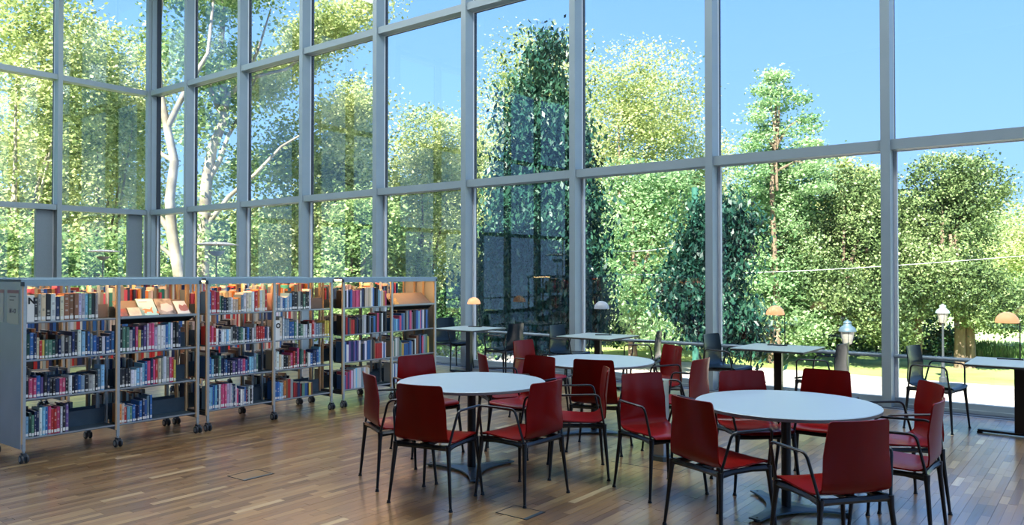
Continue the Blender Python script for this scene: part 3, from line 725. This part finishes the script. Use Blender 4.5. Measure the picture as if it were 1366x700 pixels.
SEQ = {
 (0, 0, 0): ('kgikwniuuullcGkg', .235, .80), (0, 0, 1): ('dbniryGGdkngkgnkwckbsbnkwbnb', .265, 1.0), (0, 0, 2): ('kppbvknkknppkwknbskgwksc', .245, .88), (0, 0, 3): ('cdGnnwcbprrpwkv', .24, .47),
 (0, 1, 1): ('kGGgnpynvlpplwwwbcwkkn', .255, .80), (0, 1, 2): ('kkkkwwcwcbpnprigwgpry', .255, .74), (0, 1, 3): ('oircGbnnbnbsb', .245, .42),
 (1, 0, 0): ('brprGdnkgwiioswiiwrowir', .235, .93), (1, 0, 1): ('rprwnwwcwgkkndGwkbkwgrrrrnwk', .255, 1.0), (1, 0, 2): ('bckkGnnbnkvnvvpbnccsG', .245, .78), (1, 0, 3): ('ccbcnwpppllwsnwpnwwbmnwkw', .245, .70),
 (1, 1, 0): ('iswbcwckkgkGkkw', .235, .66), (1, 1, 1): ('iwssbbGwdGwwkwrlssguyy', .255, 1.0), (1, 1, 2): ('iwiwkkuprkpdGrkwbnnbc', .245, .84), (1, 1, 3): ('bbccuourgrmnmGbnyu', .24, .68),
 (2, 0, 0): ('kwnbppppwnkiiiiwbkkcwiop', .235, .93), (2, 0, 1): ('krnurrknkkgwkkskbkpkwkk', .255, .93), (2, 0, 2): ('bwvnvbvwknwbbgkurrrrwbw', .245, .92), (2, 0, 3): ('bpvplwcwwswiw', .24, .55),
 (2, 1, 1): ('bccbpbskgbpgknbcpbwkbk', .25, .90), (2, 1, 2): ('iGwgGgybbbnbgkwukbkpcgGy', .25, .90), (2, 1, 3): ('wbwcwsbwikn', .24, .40)}
cards = {(0, 0, 0): 'N', (1, 1, 1): 'O'}
for (u, b, s) in sorted(SEQ, key=lambda k_: (k_[0], k_[1], k_[2])):
    seq, hmax, ft = SEQ[(u, b, s)]
    ya, yb = (UY[u] + .020, UY[u] + .763) if b == 0 else (UY[u] + .805, UY[u] + 1.553)
    st0 = .004
    if (u, b, s) in cards:
        st0 = .065
        c = empty('letter_card', (FX - .012, ya + .034, SZ[s])); tag(c, 'white divider card with a black letter %s, standing before the books' % cards[(u, b, s)], 'sign', 'shelf letter cards')
        MB().box(-.15, 0, -.028, .028, 0, .225 if s == 0 else .215, 'white_card').build('card', c)
        text('letter', cards[(u, b, s)], .072, 'ink', c, (.0012, .006, .175 if s == 0 else .155), (R(90), 0, R(90)), bold=.0035)
    fill(seq, FX - .014, ya, yb, SZ[s] + .0005, hmax, (u, b, s), ft, start=st0)
    if s == 0:  # bookend plate in the gap
        pass
ORD_ALL = 'knbcswigGdtrmpvoylq'
def rnd_seq(n, pal): return ''.join(random.choice(pal) for _ in range(n))
for u in range(3):
    for b in range(2):
        ya, yb = (UY[u] + .020, UY[u] + .763) if b == 0 else (UY[u] + .805, UY[u] + 1.553)
        for s in range(4):
            xb = FX - .586
            fill(rnd_seq(random.randint(20, 27), 'iowlrbpkntgguio' if s == 0 else 'gqkkiunwgq'), xb, ya, yb, SZ[s] + .0005, .285 if s == 0 else .235, None, random.uniform(.93, 1) if s == 0 and u < 2 else random.uniform(.6, .9), dr=-1, hmin=.7)
for y in B2:
    for b in range(2):
        ya, yb = (y + .020, y + .763) if b == 0 else (y + .805, y + 1.553)
        for s in range(4):
            fill(rnd_seq(random.randint(20, 26), 'iokrbpnruwi' if s == 0 else 'nkbrgqiuw'), -9.464, ya, yb, SZ[s] + .0005, .285 if s == 0 else .25, None, random.uniform(.85, 1), hmin=.75)
me = bpy.data.meshes.new('distant_books'); me.from_pydata(stuff['v'], [], stuff['f']); me.materials.append(M['books'])
ca = me.attributes.new('col', 'FLOAT_COLOR', 'FACE')
ca.data.foreach_set('color', np.array([(*c, 1) for c in stuff['c']], dtype=np.float32).ravel())
tag(mobj('distant_books', me), 'packed books of the farthest bookcase, the rear sides and the second row', 'books', kind='stuff')
# grey bookend plates where rows stop on the top shelves
for (u, b, ft) in ((0, 0, .82), (1, 1, .68)):
    ya, yb = (UY[u] + .020, UY[u] + .763) if b == 0 else (UY[u] + .805, UY[u] + 1.553)
    MB().box(-.14, -.136, ya - UY[u] + (yb - ya) * ft, yb - UY[u] - .01, SZ[0], SZ[0] + .125, 'brown_board').build('backing_plate', unit[u])
# papers on the perforated end panel
def paper(x0, x1, z0, z1, body, lab):
    c = empty('notice_sheet', ((x0 + x1) / 2, UY[0] - .0245, (z0 + z1) / 2)); tag(c, lab, 'notice', 'notices on the bookcase end')
    w_, h_ = (x1 - x0) / 2, (z1 - z0) / 2
    s = MB(); s.box(-w_, w_, -.0015, 0, -h_, h_, 'sheet'); s.build('sheet', c)
    MB().box(-w_, w_, -.0022, -.0015, h_ - .030, h_ - .002, 'pink_ink').build('header_band', c)
    if body:
        text('lettering', body, .055, 'grey_ink', c, (.0, -.003, -h_ * .25), (R(90), 0, 0), bold=.0004)
        for k in range(2): MB().box(-w_ * .6, w_ * (.5 - k * .3), -.0022, -.0015, h_ - .062 - k * .03, h_ - .052 - k * .03, 'grey_ink').build('text_line', c)
M['sheet'] = mat('laminated_sheet', (.50, .54, .66), .35)
paper(-7.575, -7.335, 1.165, 1.455, 'N - O', 'laminated sheet reading N - O on the perforated bookcase end')
paper(-7.88, -7.655, 1.170, 1.455, '', 'laminated sheet cut by the left photo edge on the bookcase end')
# display trays with sloping board
def display(u, covers):
    y0 = .805; y1 = 1.553; t = unit[u]
    s = MB(); s.raw([(-.02, y0, 1.185), (-.02, y1 - .02, 1.185), (-.17, y1 - .07, 1.335), (-.17, y0, 1.335)], [(0, 1, 2, 3)], 'brown_board')
    s.raw([(-.022, y0, 1.181), (-.022, y1 - .02, 1.181), (-.172, y1 - .07, 1.331), (-.172, y0, 1.331)], [(3, 2, 1, 0)], 'brown_board'); s.build('display_board', t)
    s = MB(); s.prism([(0, 0)], 0, 0, 'shelf') if False else None
    s.raw([(.008, y0, 1.185), (.008, y1, 1.185), (-.10, y1 - .02, 1.12), (-.10, y0, 1.12)], [(0, 1, 2, 3), (3, 2, 1, 0)], 'alu_dark'); s.box(.004, .012, y0, y1, 1.178, 1.196, 'shelf_edge'); s.build('display_tray', t)
display(0, None); display(2, None)
def cover(u, y, w_, h_, mt, lab, art=None, th=.012):
    ang = math.atan2(.15, .15)
    c = empty('book', (FX - .024, UY[u] + y, 1.190)); c.rotation_euler = (0, -R(42), 0); tag(c, lab, 'book', 'books face-out on the display board')
    # local: z up the slope, x outwards
    s = MB(); s.box(.002, th, 0, w_, 0, h_, mt); s.box(.004, th - .002, .002, w_ - .002, h_, h_ + .001, 'paper'); s.build('cover', c)
    if art: art(c, w_, h_, th)
    return c
M['mint'] = mat('mint_cover', (.30, .60, .62), .4); M['fox'] = mat('fox_orange', (.65, .20, .06), .5); M['photo'] = mottled('portrait_print', (.03, .025, .03), (.38, .36, .36), 14, .4)
M['cream'] = mottled('cream_cover', (.62, .58, .48), (.42, .42, .36), 16, .4); M['redcov'] = mottled('red_cover', (.30, .02, .02), (.10, .01, .01), 20, .4); M['rose'] = mat('rose_print', (.42, .18, .16), .5)
M['gold'] = mottled('gold_print', (.55, .35, .08), (.10, .07, .04), 40, .5)
def blob(c, pts, th, mt, nm='print'):
    s = MB(); s.raw([(th + .0008, y, z) for y, z in pts], [tuple(range(len(pts)))], mt); s.build(nm, c)
def art_fox(c, w_, h_, th):
    MB().box(th, th + .001, .02, w_ - .03, h_ - .030, h_ - .014, 'white_card').build('title_line', c); MB().box(th, th + .001, .02, w_ * .6, h_ - .046, h_ - .038, 'grey_ink').build('title_line', c)
    blob(c, [(.03, .03), (.05, .02), (.06, .04), (.10, .04), (.11, .02), (.12, .03), (.12, .07), (.135, .10), (.115, .09), (.10, .07), (.05, .08), (.02, .07), (.045, .06)], th, 'fox')
    blob(c, [(.16, .01), (.175, .02), (.175, .04), (.16, .045), (.15, .03)], th, 'fox')
def art_face(c, w_, h_, th):
    blob(c, [(.03, .06), (.08, .03), (.15, .05), (.16, .10), (.12, .14), (.05, .13)], th, 'rose_pale')
M['rose_pale'] = mat('pale_skin_print', (.60, .58, .58), .5)
def art_owl(c, w_, h_, th):
    blob(c, [(.04, .04), (.08, .03), (.12, .04), (.13, .09), (.11, .12), (.08, .10), (.05, .12), (.035, .08)], th, 'rose')
cover(0, .79 + .025, .07, .09, 'redcov', 'small dark red book leaning on the display board, by the post')
cover(0, .90, .145, .10, 'cream', 'low cream picture book on the display board')
cover(0, 1.015, .165, .205, 'mint', 'mint green book with an orange fox, face-out on display', art_fox)
cover(0, 1.19, .17, .20, 'photo', 'dark portrait-photo book face-out, right of the mint one', art_face)
cover(0, 1.375, .125, .165, 'white_card', 'small white book with rose-coloured animal drawing, rightmost on display', art_owl)
cover(2, .815, .11, .11, 'gold', 'small gold-patterned book beside the empty brown display board')

# ================================================================== OUTSIDE
ZG = -3.25
g = empty('ground'); tag(g, kind='structure')
MB().box(-200, 160, YF + .3, 39.6, ZG - .5, ZG, 'paving').build('gravel_path', g)
MB().box(-200, XL - .35, -60, YF + .3, ZG - .5, ZG, 'grass').build('side_lawn', g)
MB().box(-200, 160, 39.6, 60, ZG - .5, ZG + .03, 'grass').build('lawn', g)
MB().box(-200, 160, 60, 220, ZG - .5, ZG + .06, 'meadow').build('meadow', g)
MB().box(XL - .3, RX + .3, BY - .3, YF + .28, ZG - .5, -.30, 'plinth').build('plinth', g)

def leaves(rng, blobs, n, size, clump=.55, up=.5, droop=0):
    vol = np.array([b[3] * b[4] * b[5] for b in blobs]) ** .67; cnt = (n * vol / vol.sum()).astype(int)
    P = []
    for b, c in zip(blobs, cnt):
        nc = max(6, c // 45)
        d = rng.normal(size=(nc, 3)); d /= np.linalg.norm(d, axis=1)[:, None]
        rr = rng.uniform(.45, 1.0, size=(nc, 1)) ** .5
        cc = d * rr * np.array(b[3:6]) + np.array(b[:3])
        k = rng.integers(0, nc, size=c)
        off = rng.normal(size=(c, 3)) * clump * np.array([1, 1, .55]) * rng.uniform(.5, 1.25, size=(nc, 1))[k]
        P.append(cc[k] + off)
    P = np.concatenate(P); m_ = len(P)
    nrm = rng.normal(size=(m_, 3)); nrm[:, 2] = np.abs(nrm[:, 2]) + up; nrm /= np.linalg.norm(nrm, axis=1)[:, None]
    a = np.cross(nrm, rng.normal(size=(m_, 3))); a /= np.linalg.norm(a, axis=1)[:, None]; b = np.cross(nrm, a)
    if droop: a[:, 2] -= droop; 
    s = size * rng.uniform(.6, 1.3, size=(m_, 1))
    V = np.stack([P - a * s * .5, P + b * s * .36 - nrm * s * .08, P + a * s * .5, P - b * s * .36 - nrm * s * .08], 1).reshape(-1, 3)
    return V
def leaf_mesh(name, V, mt):
    n4 = len(V); nf = n4 // 4; me = bpy.data.meshes.new(name)
    me.vertices.add(n4); me.vertices.foreach_set('co', V.astype(np.float32).ravel())
    me.loops.add(n4); me.loops.foreach_set('vertex_index', np.arange(n4, dtype=np.int32))
    me.polygons.add(nf); me.polygons.foreach_set('loop_start', np.arange(0, n4, 4, dtype=np.int32)); me.polygons.foreach_set('loop_total', np.full(nf, 4, dtype=np.int32))
    me.materials.append(M[mt]); me.update(calc_edges=True); me.validate(); return me
CY, SY = math.cos(R(37.7035)), math.sin(R(37.7035))
def spot(px, Z):
    lat = (px - 683) / 1046 * Z; return (-SY * Z + CY * lat, CY * Z + SY * lat)
def zof(py, Z): return 1.6 - (py - 363.7) / 1046 * Z
def tree(name, label, px, Z, top, width, bot, mt, n=30000, size=.2, seed=1, shape='round', bark='bark', trunks=((0, 0),), tr=.22, sparse=.55, group=None, limbs=5, cat='tree', up=.5, droop=0):
    rng = np.random.default_rng(seed); x, y = spot(px, Z)
    zt, zb = zof(top, Z), zof(bot, Z); W_ = width / 1046 * Z / 2; Hh = zt - zb
    t = empty(name, (x, y, ZG)); tag(t, label, cat, group)
    zt -= ZG; zb -= ZG; blobs = []
    if shape == 'round':
        blobs.append((0, 0, (zt + zb) / 2, W_ * .72, W_ * .72, Hh * .40))
        for k in range(9):
            a = k * 2.4; h = zb + Hh * (.16 + .70 * ((k * .618) % 1)); rr = W_ * (.62 if h < zb + Hh * .6 else .42)
            blobs.append((rr * math.cos(a), rr * math.sin(a), h, W_ * .42, W_ * .42, Hh * .16))
        blobs.append((0, 0, zt - Hh * .14, W_ * .36, W_ * .36, Hh * .14))
    elif shape == 'cone':
        for k in range(8):
            u = (k + .5) / 8; rr = W_ * (1 - u) ** .75 * (1.02 if k else .8); blobs.append((rng.uniform(-.08, .08) * W_, rng.uniform(-.08, .08) * W_, zb + Hh * u, rr * .95 + .15, rr * .95 + .15, Hh * .10))
    elif shape == 'open':
        for k in range(20):
            a = k * 2.4; u = ((k * .618) % 1); h = zb + Hh * (.06 + .88 * u); rr = W_ * (.25 + .65 * ((k * .37) % 1)) * (1 - .35 * max(0, u - .5))
            blobs.append((rr * math.cos(a), rr * math.sin(a), h, W_ * .25, W_ * .25, Hh * .065))
    elif shape == 'tier':
        for k in range(9):
            a = k * 2.1; u = k / 8; h = zb + Hh * (.05 + .9 * u); rr = W_ * (.55 * (1 - u) ** .6) + .02
            for s_ in (0, 2.2, 4.2): blobs.append((rr * 1.2 * math.cos(a + s_), rr * 1.2 * math.sin(a + s_), h + rng.uniform(-.03, .03) * Hh, W_ * .30 * (1.1 - u * .4), W_ * .30 * (1.1 - u * .4), Hh * .022))
    elif shape == 'hedge':
        for k in range(9): blobs.append(((k - 4) / 4 * W_ * CY, (k - 4) / 4 * W_ * SY, (zt + zb) / 2 + rng.uniform(-.1, .12) * Hh, W_ * .16, W_ * .16, Hh * .46))
    mobj('crown', leaf_mesh('crown', leaves(rng, blobs, n, size, sparse, up, droop), mt), t)
    top_t = zb + Hh * (.80 if shape in ('cone', 'tier') else .55)
    for (dx, dy) in trunks:
        pts = [(dx, dy, -.2), (dx + rng.uniform(-.1, .1), dy, top_t * .3), (dx * .7 + rng.uniform(-.3, .3), dy, top_t * .65), (dx * .5, dy * .5, top_t)]
        MB().tube(pts, [tr * 1.15, tr, tr * .75, tr * .3], bark, 9).build('trunk', t, smooth=True)
    if limbs:
        for k in range(limbs):
            b = blobs[(k * 3 + 1) % len(blobs)]; h0 = zb + (top_t - zb) * rng.uniform(.0, .6)
            h0 = max(h0, .8); mid = (b[0] * .5 + rng.uniform(-.2, .2), b[1] * .5, (h0 + b[2]) / 2 + .3)
            MB().tube([(0, 0, h0), mid, (b[0], b[1], b[2])], [tr * .5, tr * .33, tr * .12], bark, 6).build('branch', t, smooth=True)
    return t
# distant belt: copies of three crowns
belt = [tree('distant_tree', None, 60, 86, 120, 330, 470, 'leaf_mid', 26000, .42, 50, 'round', sparse=.9, limbs=0), tree('distant_tree', None, 330, 92, 265, 330, 470, 'leaf_yellow', 26000, .42, 51, 'round', sparse=.9, limbs=0)]
spots_b = [(-150, 88, 0, .9, 'beyond the left photo edge'), (195, 90, 0, .62, 'behind the room corner'), (480, 86, 0, .6, 'behind the panes above the middle bookcase'), (600, 94, 1, 1.4, 'behind the pane above the bookcase end'), (730, 90, 0, .85, 'behind the dark conical tree'),
           (880, 95, 1, 1.2, 'behind the drooping light green tree'), (1010, 92, 0, .62, 'behind the airy acacia'), (1130, 96, 1, 1.1, 'behind the yew with reddish trunk'), (1250, 92, 0, .50, 'behind the rounded twin-trunk tree'), (1370, 96, 1, 1.0, 'behind the rightmost desk lamp'), (1500, 90, 0, .7, 'beyond the right photo edge')]
for o, q in zip(belt, ('behind the leftmost pane', 'behind the forked pale plane tree')): tag(o, 'distant park tree closing the view ' + q, 'tree', 'far belt of park trees')
for px, Z, k, s_, q in spots_b:
    o = copy_tree(belt[k]); x, y = spot(px, Z); o.location = (x, y, ZG); o.scale = (.8, .8, s_); o.rotation_euler = (0, 0, px * .01); o['label'] = 'distant park tree closing the view ' + q
# left side trees (plane trees with pale branches)
tree('plane_tree', 'large plane tree filling the leftmost pane, yellow-green leaves', 20, 37, -40, 300, 480, 'leaf_yellow', 42000, .21, 1, 'round', 'bark_pale', sparse=.6)
tree('plane_tree', 'yellow-green plane tree behind the left glass wall, near the room corner', 130, 43, 15, 225, 480, 'leaf_yellow', 40000, .22, 2, 'round', 'bark_pale', sparse=.62)
tree('dark_shrub_tree', 'low dark green tree at bottom of the left glass wall', 95, 33, 285, 330, 470, 'leaf_mid', 22000, .20, 3, 'hedge', sparse=.5)
def plane(label, px, Z, pts, seed, crownargs):
    x, y = spot(px, Z); t = empty('plane_tree', (x, y, ZG)); tag(t, label, 'tree')
    rng = np.random.default_rng(seed)
    def wp(q): lat = (q[0] - px) / 1046 * Z; dz = q[2] if len(q) > 2 else 0; return (CY * lat - SY * dz, SY * lat + CY * dz, zof(q[1], Z) - ZG)
    for i, (path, r0, r1) in enumerate(pts):
        P = [wp(q) for q in path]; n_ = len(P); rad = [r0 + (r1 - r0) * k / (n_ - 1) for k in range(n_)]
        MB().tube(P, rad, 'bark_pale', 9).build('trunk' if i == 0 else 'branch', t, smooth=True)
    bl = []
    for (bx, by, bw, bh, dz) in crownargs[0]:
        c = wp((bx, by, dz + 2.6)); bl.append((*c, bw / 1046 * Z / 2, bw / 1046 * Z / 2, bh / 1046 * Z / 2))
    mobj('crown', leaf_mesh('crown', leaves(rng, bl, crownargs[1], crownargs[2], .55), crownargs[3]), t)
plane('tall plane tree with pale bare trunk in the first pane right of the corner', 232, 29,
      [([(243, 520), (240, 370), (229, 310), (226, 265), (232, 215), (222, 170), (212, 120), (207, 60), (215, -20)], .24, .08), ([(229, 312), (215, 292), (202, 280), (188, 262, .6)], .13, .05), ([(232, 215), (214, 205), (200, 190, .5)], .10, .04), ([(222, 170), (246, 120), (262, 60, 1), (270, -20, 1)], .12, .05), ([(238, 350), (222, 335), (205, 322)], .10, .05)], 11,
      ([(215, 40, 120, 80, 1), (240, 110, 80, 60, 2), (200, 150, 60, 60, 1.5), (262, 200, 60, 60, 2.5), (215, 330, 90, 60, 2.5), (235, -60, 180, 100, 0), (260, 300, 70, 60, 3), (208, 240, 50, 70, 2.5)], 16000, .19, 'leaf_mid'))
plane('plane tree with forked pale branches seen two panes right of the corner', 300, 33,
      [([(268, 520), (270, 370), (272, 300), (275, 240), (283, 195), (298, 160), (300, 130), (292, 85), (296, 20), (290, -40)], .30, .08), ([(298, 160), (284, 130), (275, 100), (262, 60, 1)], .13, .05), ([(275, 245), (292, 215), (304, 180), (312, 140, 1), (330, 95, 1)], .12, .04), ([(300, 130), (325, 108), (350, 98), (380, 92), (410, 70)], .12, .04), ([(276, 300), (305, 262), (340, 232), (375, 195), (400, 180)], .11, .04), ([(325, 108), (345, 60), (360, 10)], .08, .03)], 12,
      ([(265 + 215 * ((k * .618) % 1), -70 + 165 * ((k * .381 + .1) % 1) + (0 if k % 4 else 150), 62, 44, 2.5 * ((k * .27) % 1)) for k in range(34)] + [(290, 310, 90, 90, 1.5), (345, 320, 120, 130, 1.5), (395, 290, 100, 120, 2), (430, 200, 70, 120, 2), (440, 110, 60, 110, 2), (310, 250, 50, 50, 2), (370, 240, 80, 60, 2), (285, 200, 40, 40, 2), (350, 150, 60, 40, 2), (385, 130, 60, 50, 2), (300, 100, 50, 40, 2), (340, 205, 50, 30, 2)], 38000, .18, 'leaf_yellow'))
tree('plane_tree', 'broad yellow-green tree left of the clear sky pane', 447, 41, 130, 130, 470, 'leaf_yellow', 34000, .21, 13, 'round', 'bark_pale', sparse=.6)
tree('lime_tree', 'dense bright yellow-green tree filling the pane left of the dark tree', 562, 46, 145, 205, 480, 'leaf_yellow', 54000, .19, 14, 'round', sparse=.55)
tree('lime_tree', 'small dark-gapped green tree at the bottom left of the dark tree', 470, 36, 255, 150, 480, 'leaf_mid', 22000, .19, 15, 'round', sparse=.5)
tree('tall_tree', 'tall pale yellow-green tree rising behind the dark teal tree', 695, 58, 35, 250, 480, 'leaf_yellow', 50000, .22, 16, 'round', sparse=.8)
tree('tall_tree', 'pale yellow-green tree right of the dark teal tree', 825, 54, 52, 255, 480, 'leaf_yellow', 60000, .20, 17, 'round', sparse=.7)
tree('tall_tree', 'pale tree sloping down to the third transom bay, behind the green mast', 915, 58, 170, 170, 480, 'leaf_yellow', 34000, .20, 61, 'round', sparse=.7)
tree('feathery_tree', 'light green drooping tree in front of the pale one, centre right', 845, 40, 215, 200, 470, 'leaf_fresh', 34000, .19, 18, 'round', sparse=.5)
tree('dark_tree', 'tall conical dark teal-green tree, darkest tree, left of centre', 722, 25, 55, 205, 455, 'leaf_dark_shaded', 66000, .145, 19, 'cone', sparse=.42, up=.1, droop=.7, limbs=6, tr=.16)
tree('dark_tree', 'dark large-leaved small tree behind the mullion right of centre', 948, 25, 262, 118, 480, 'leaf_dark_shaded', 26000, .145, 20, 'round', sparse=.42, up=.1, droop=.7, tr=.10)
tree('feathery_tree', 'airy acacia tree standing up against the blue sky', 1037, 40, 92, 150, 265, 'leaf_fresh', 12000, .16, 21, 'tier', sparse=.30, tr=.16, limbs=10)
tree('feathery_tree', 'wide fresh green tree below the airy acacia crown', 1030, 42, 190, 170, 470, 'leaf_fresh', 32000, .19, 22, 'round', sparse=.5)
tree('tall_tree', 'yellow-green tree behind, top level with the transom at right', 1110, 62, 195, 150, 470, 'leaf_yellow', 22000, .28, 23, 'round', sparse=.7)
tree('yew_tree', 'dense needle-leaved tree left of the rightmost mullion with reddish trunk', 1128, 41, 225, 190, 462, 'leaf_yew', 48000, .15, 24, 'round', sparse=.36, trunks=((1.75, 1.35),), tr=.30, up=.2)
tree('yew_tree', 'large dense rounded tree in the rightmost pane with twin trunks', 1256, 40, 203, 195, 446, 'leaf_yew', 56000, .15, 25, 'round', sparse=.38, trunks=((.75, .3), (1.15, .7), (-1.3, .5)), tr=.25, up=.2)
tree('tall_tree', 'pale tree with bare twigs at the far right edge', 1405, 64, 262, 190, 428, 'leaf_yellow', 24000, .25, 26, 'round', sparse=.8)
tree('round_bush', 'green shrub tree at the right edge behind the desk lamp', 1402, 48, 340, 100, 450, 'leaf_mid', 14000, .18, 27, 'round', sparse=.5)
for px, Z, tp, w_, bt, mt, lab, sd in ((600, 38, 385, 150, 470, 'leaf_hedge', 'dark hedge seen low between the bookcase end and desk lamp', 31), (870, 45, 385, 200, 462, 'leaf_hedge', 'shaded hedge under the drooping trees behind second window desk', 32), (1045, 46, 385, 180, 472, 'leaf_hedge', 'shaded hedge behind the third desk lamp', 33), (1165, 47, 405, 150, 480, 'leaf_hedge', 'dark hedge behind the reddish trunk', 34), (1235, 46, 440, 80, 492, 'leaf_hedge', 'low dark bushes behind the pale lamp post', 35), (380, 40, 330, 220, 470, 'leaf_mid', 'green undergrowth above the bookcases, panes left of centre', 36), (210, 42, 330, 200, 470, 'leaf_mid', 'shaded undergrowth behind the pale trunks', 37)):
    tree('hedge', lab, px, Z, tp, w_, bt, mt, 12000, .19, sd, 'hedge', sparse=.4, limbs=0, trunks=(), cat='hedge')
# reeds: spiky dark clump on the lawn
rng = np.random.default_rng(5); x, y = spot(1322, 41); t = empty('reed_clump', (x, y, ZG)); tag(t, 'spiky dark green reed clump on the lawn behind rightmost desk', 'plant')
V = []
for k in range(2600):
    a = rng.uniform(0, 6.28); r_ = rng.uniform(0, 1) ** .5; bx, by = 1.6 * r_ * math.cos(a), .7 * r_ * math.sin(a); h = rng.uniform(.6, 1.35); dx, dy = rng.normal(size=2) * .16
    V += [(bx - .02, by, 0), (bx + .02, by, 0), (bx + dx + .006, by + dy, h), (bx + dx - .006, by + dy, h)]
mobj('blades', leaf_mesh('blades', np.array(V), 'leaf_hedge'), t)
# street lamps
def street_lamp(px, Z, top, lab, cap, s_=1.0):
    x, y = spot(px, Z); t = empty('street_lamp', (x, y, ZG)); tag(t, lab, 'street lamp', 'lantern street lamps in the park')
    H_ = zof(top, Z) - ZG
    MB().lathe([(0, .0), (.16, 0), (.16, .25), (.10, .32), (.075, .9), (.05, 1.0), (.042, H_ - .95), (.06, H_ - .93), (.06, H_ - .86), (0, H_ - .86)], (0, 0, 0), 'post_iron', 14).build('post', t, smooth=True, auto=35)
    MB().lathe([(0, H_ - .86), (.12, H_ - .84), (.15, H_ - .80), (.23, H_ - .40), (0, H_ - .40)], (0, 0, 0), 'lantern_glass', 14).build('lantern', t, smooth=True, auto=35)
    for k in range(4):
        a = k * math.pi / 2 + .4; MB().tube([(.152 * math.cos(a), .152 * math.sin(a), H_ - .80), (.234 * math.cos(a), .234 * math.sin(a), H_ - .40)], .010, 'post_iron', 5).build('lantern_bar', t)
    MB().lathe([(0, H_ - .41), (.29, H_ - .41), (.295, H_ - .37), (.24, H_ - .27), (.14, H_ - .20), (.12, H_ - .14), (.14, H_ - .12), (.12, H_ - .06), (.04, H_ - .03), (.03, H_), (0, H_)], (0, 0, 0), cap, 20).build('cap', t, smooth=True, auto=40)
street_lamp(1130, 27.0, 426, 'large blue-grey street lamp head just left of the rightmost mullion', 'lantern_cap')
street_lamp(1257, 34.5, 405, 'pale-capped street lamp in the rightmost pane, before the twin trunks', 'lantern_cap_pale')
street_lamp(800.5, 46, 408, 'small pale street lamp seen behind the unlit grey desk lamp', 'lantern_cap_pale')
x, y = spot(927.5, 30); t = MB().tube([(0, 0, 0), (0, 0, zof(250, 30) - ZG)], .13, 'green_mast', 12).build('green_mast', None, smooth=True, loc=(x, y, ZG)); tag(t, 'tall plain green mast rising beside the dark large-leaved tree', 'mast')
for (xa, ya, xb, yb, lab) in ((700, 366, 1366, 341, 'thin overhead cable, upper one, crossing the right panes'), (780, 331, 935, 320, 'short thin overhead cable before the pale trees')):
    A = spot(xa, 29); B_ = spot(xb, 29); P = [(A[0] + (B_[0] - A[0]) * k / 12, A[1] + (B_[1] - A[1]) * k / 12, zof(ya + (yb - ya) * k / 12, 29) - .25 * math.sin(math.pi * k / 12)) for k in range(13)]
    o0 = Vector(P[0]); t = MB().tube([Vector(q) - o0 for q in P], .012, 'cable', 5).build('overhead_cable', None, loc=tuple(o0)); tag(t, lab, 'cable')
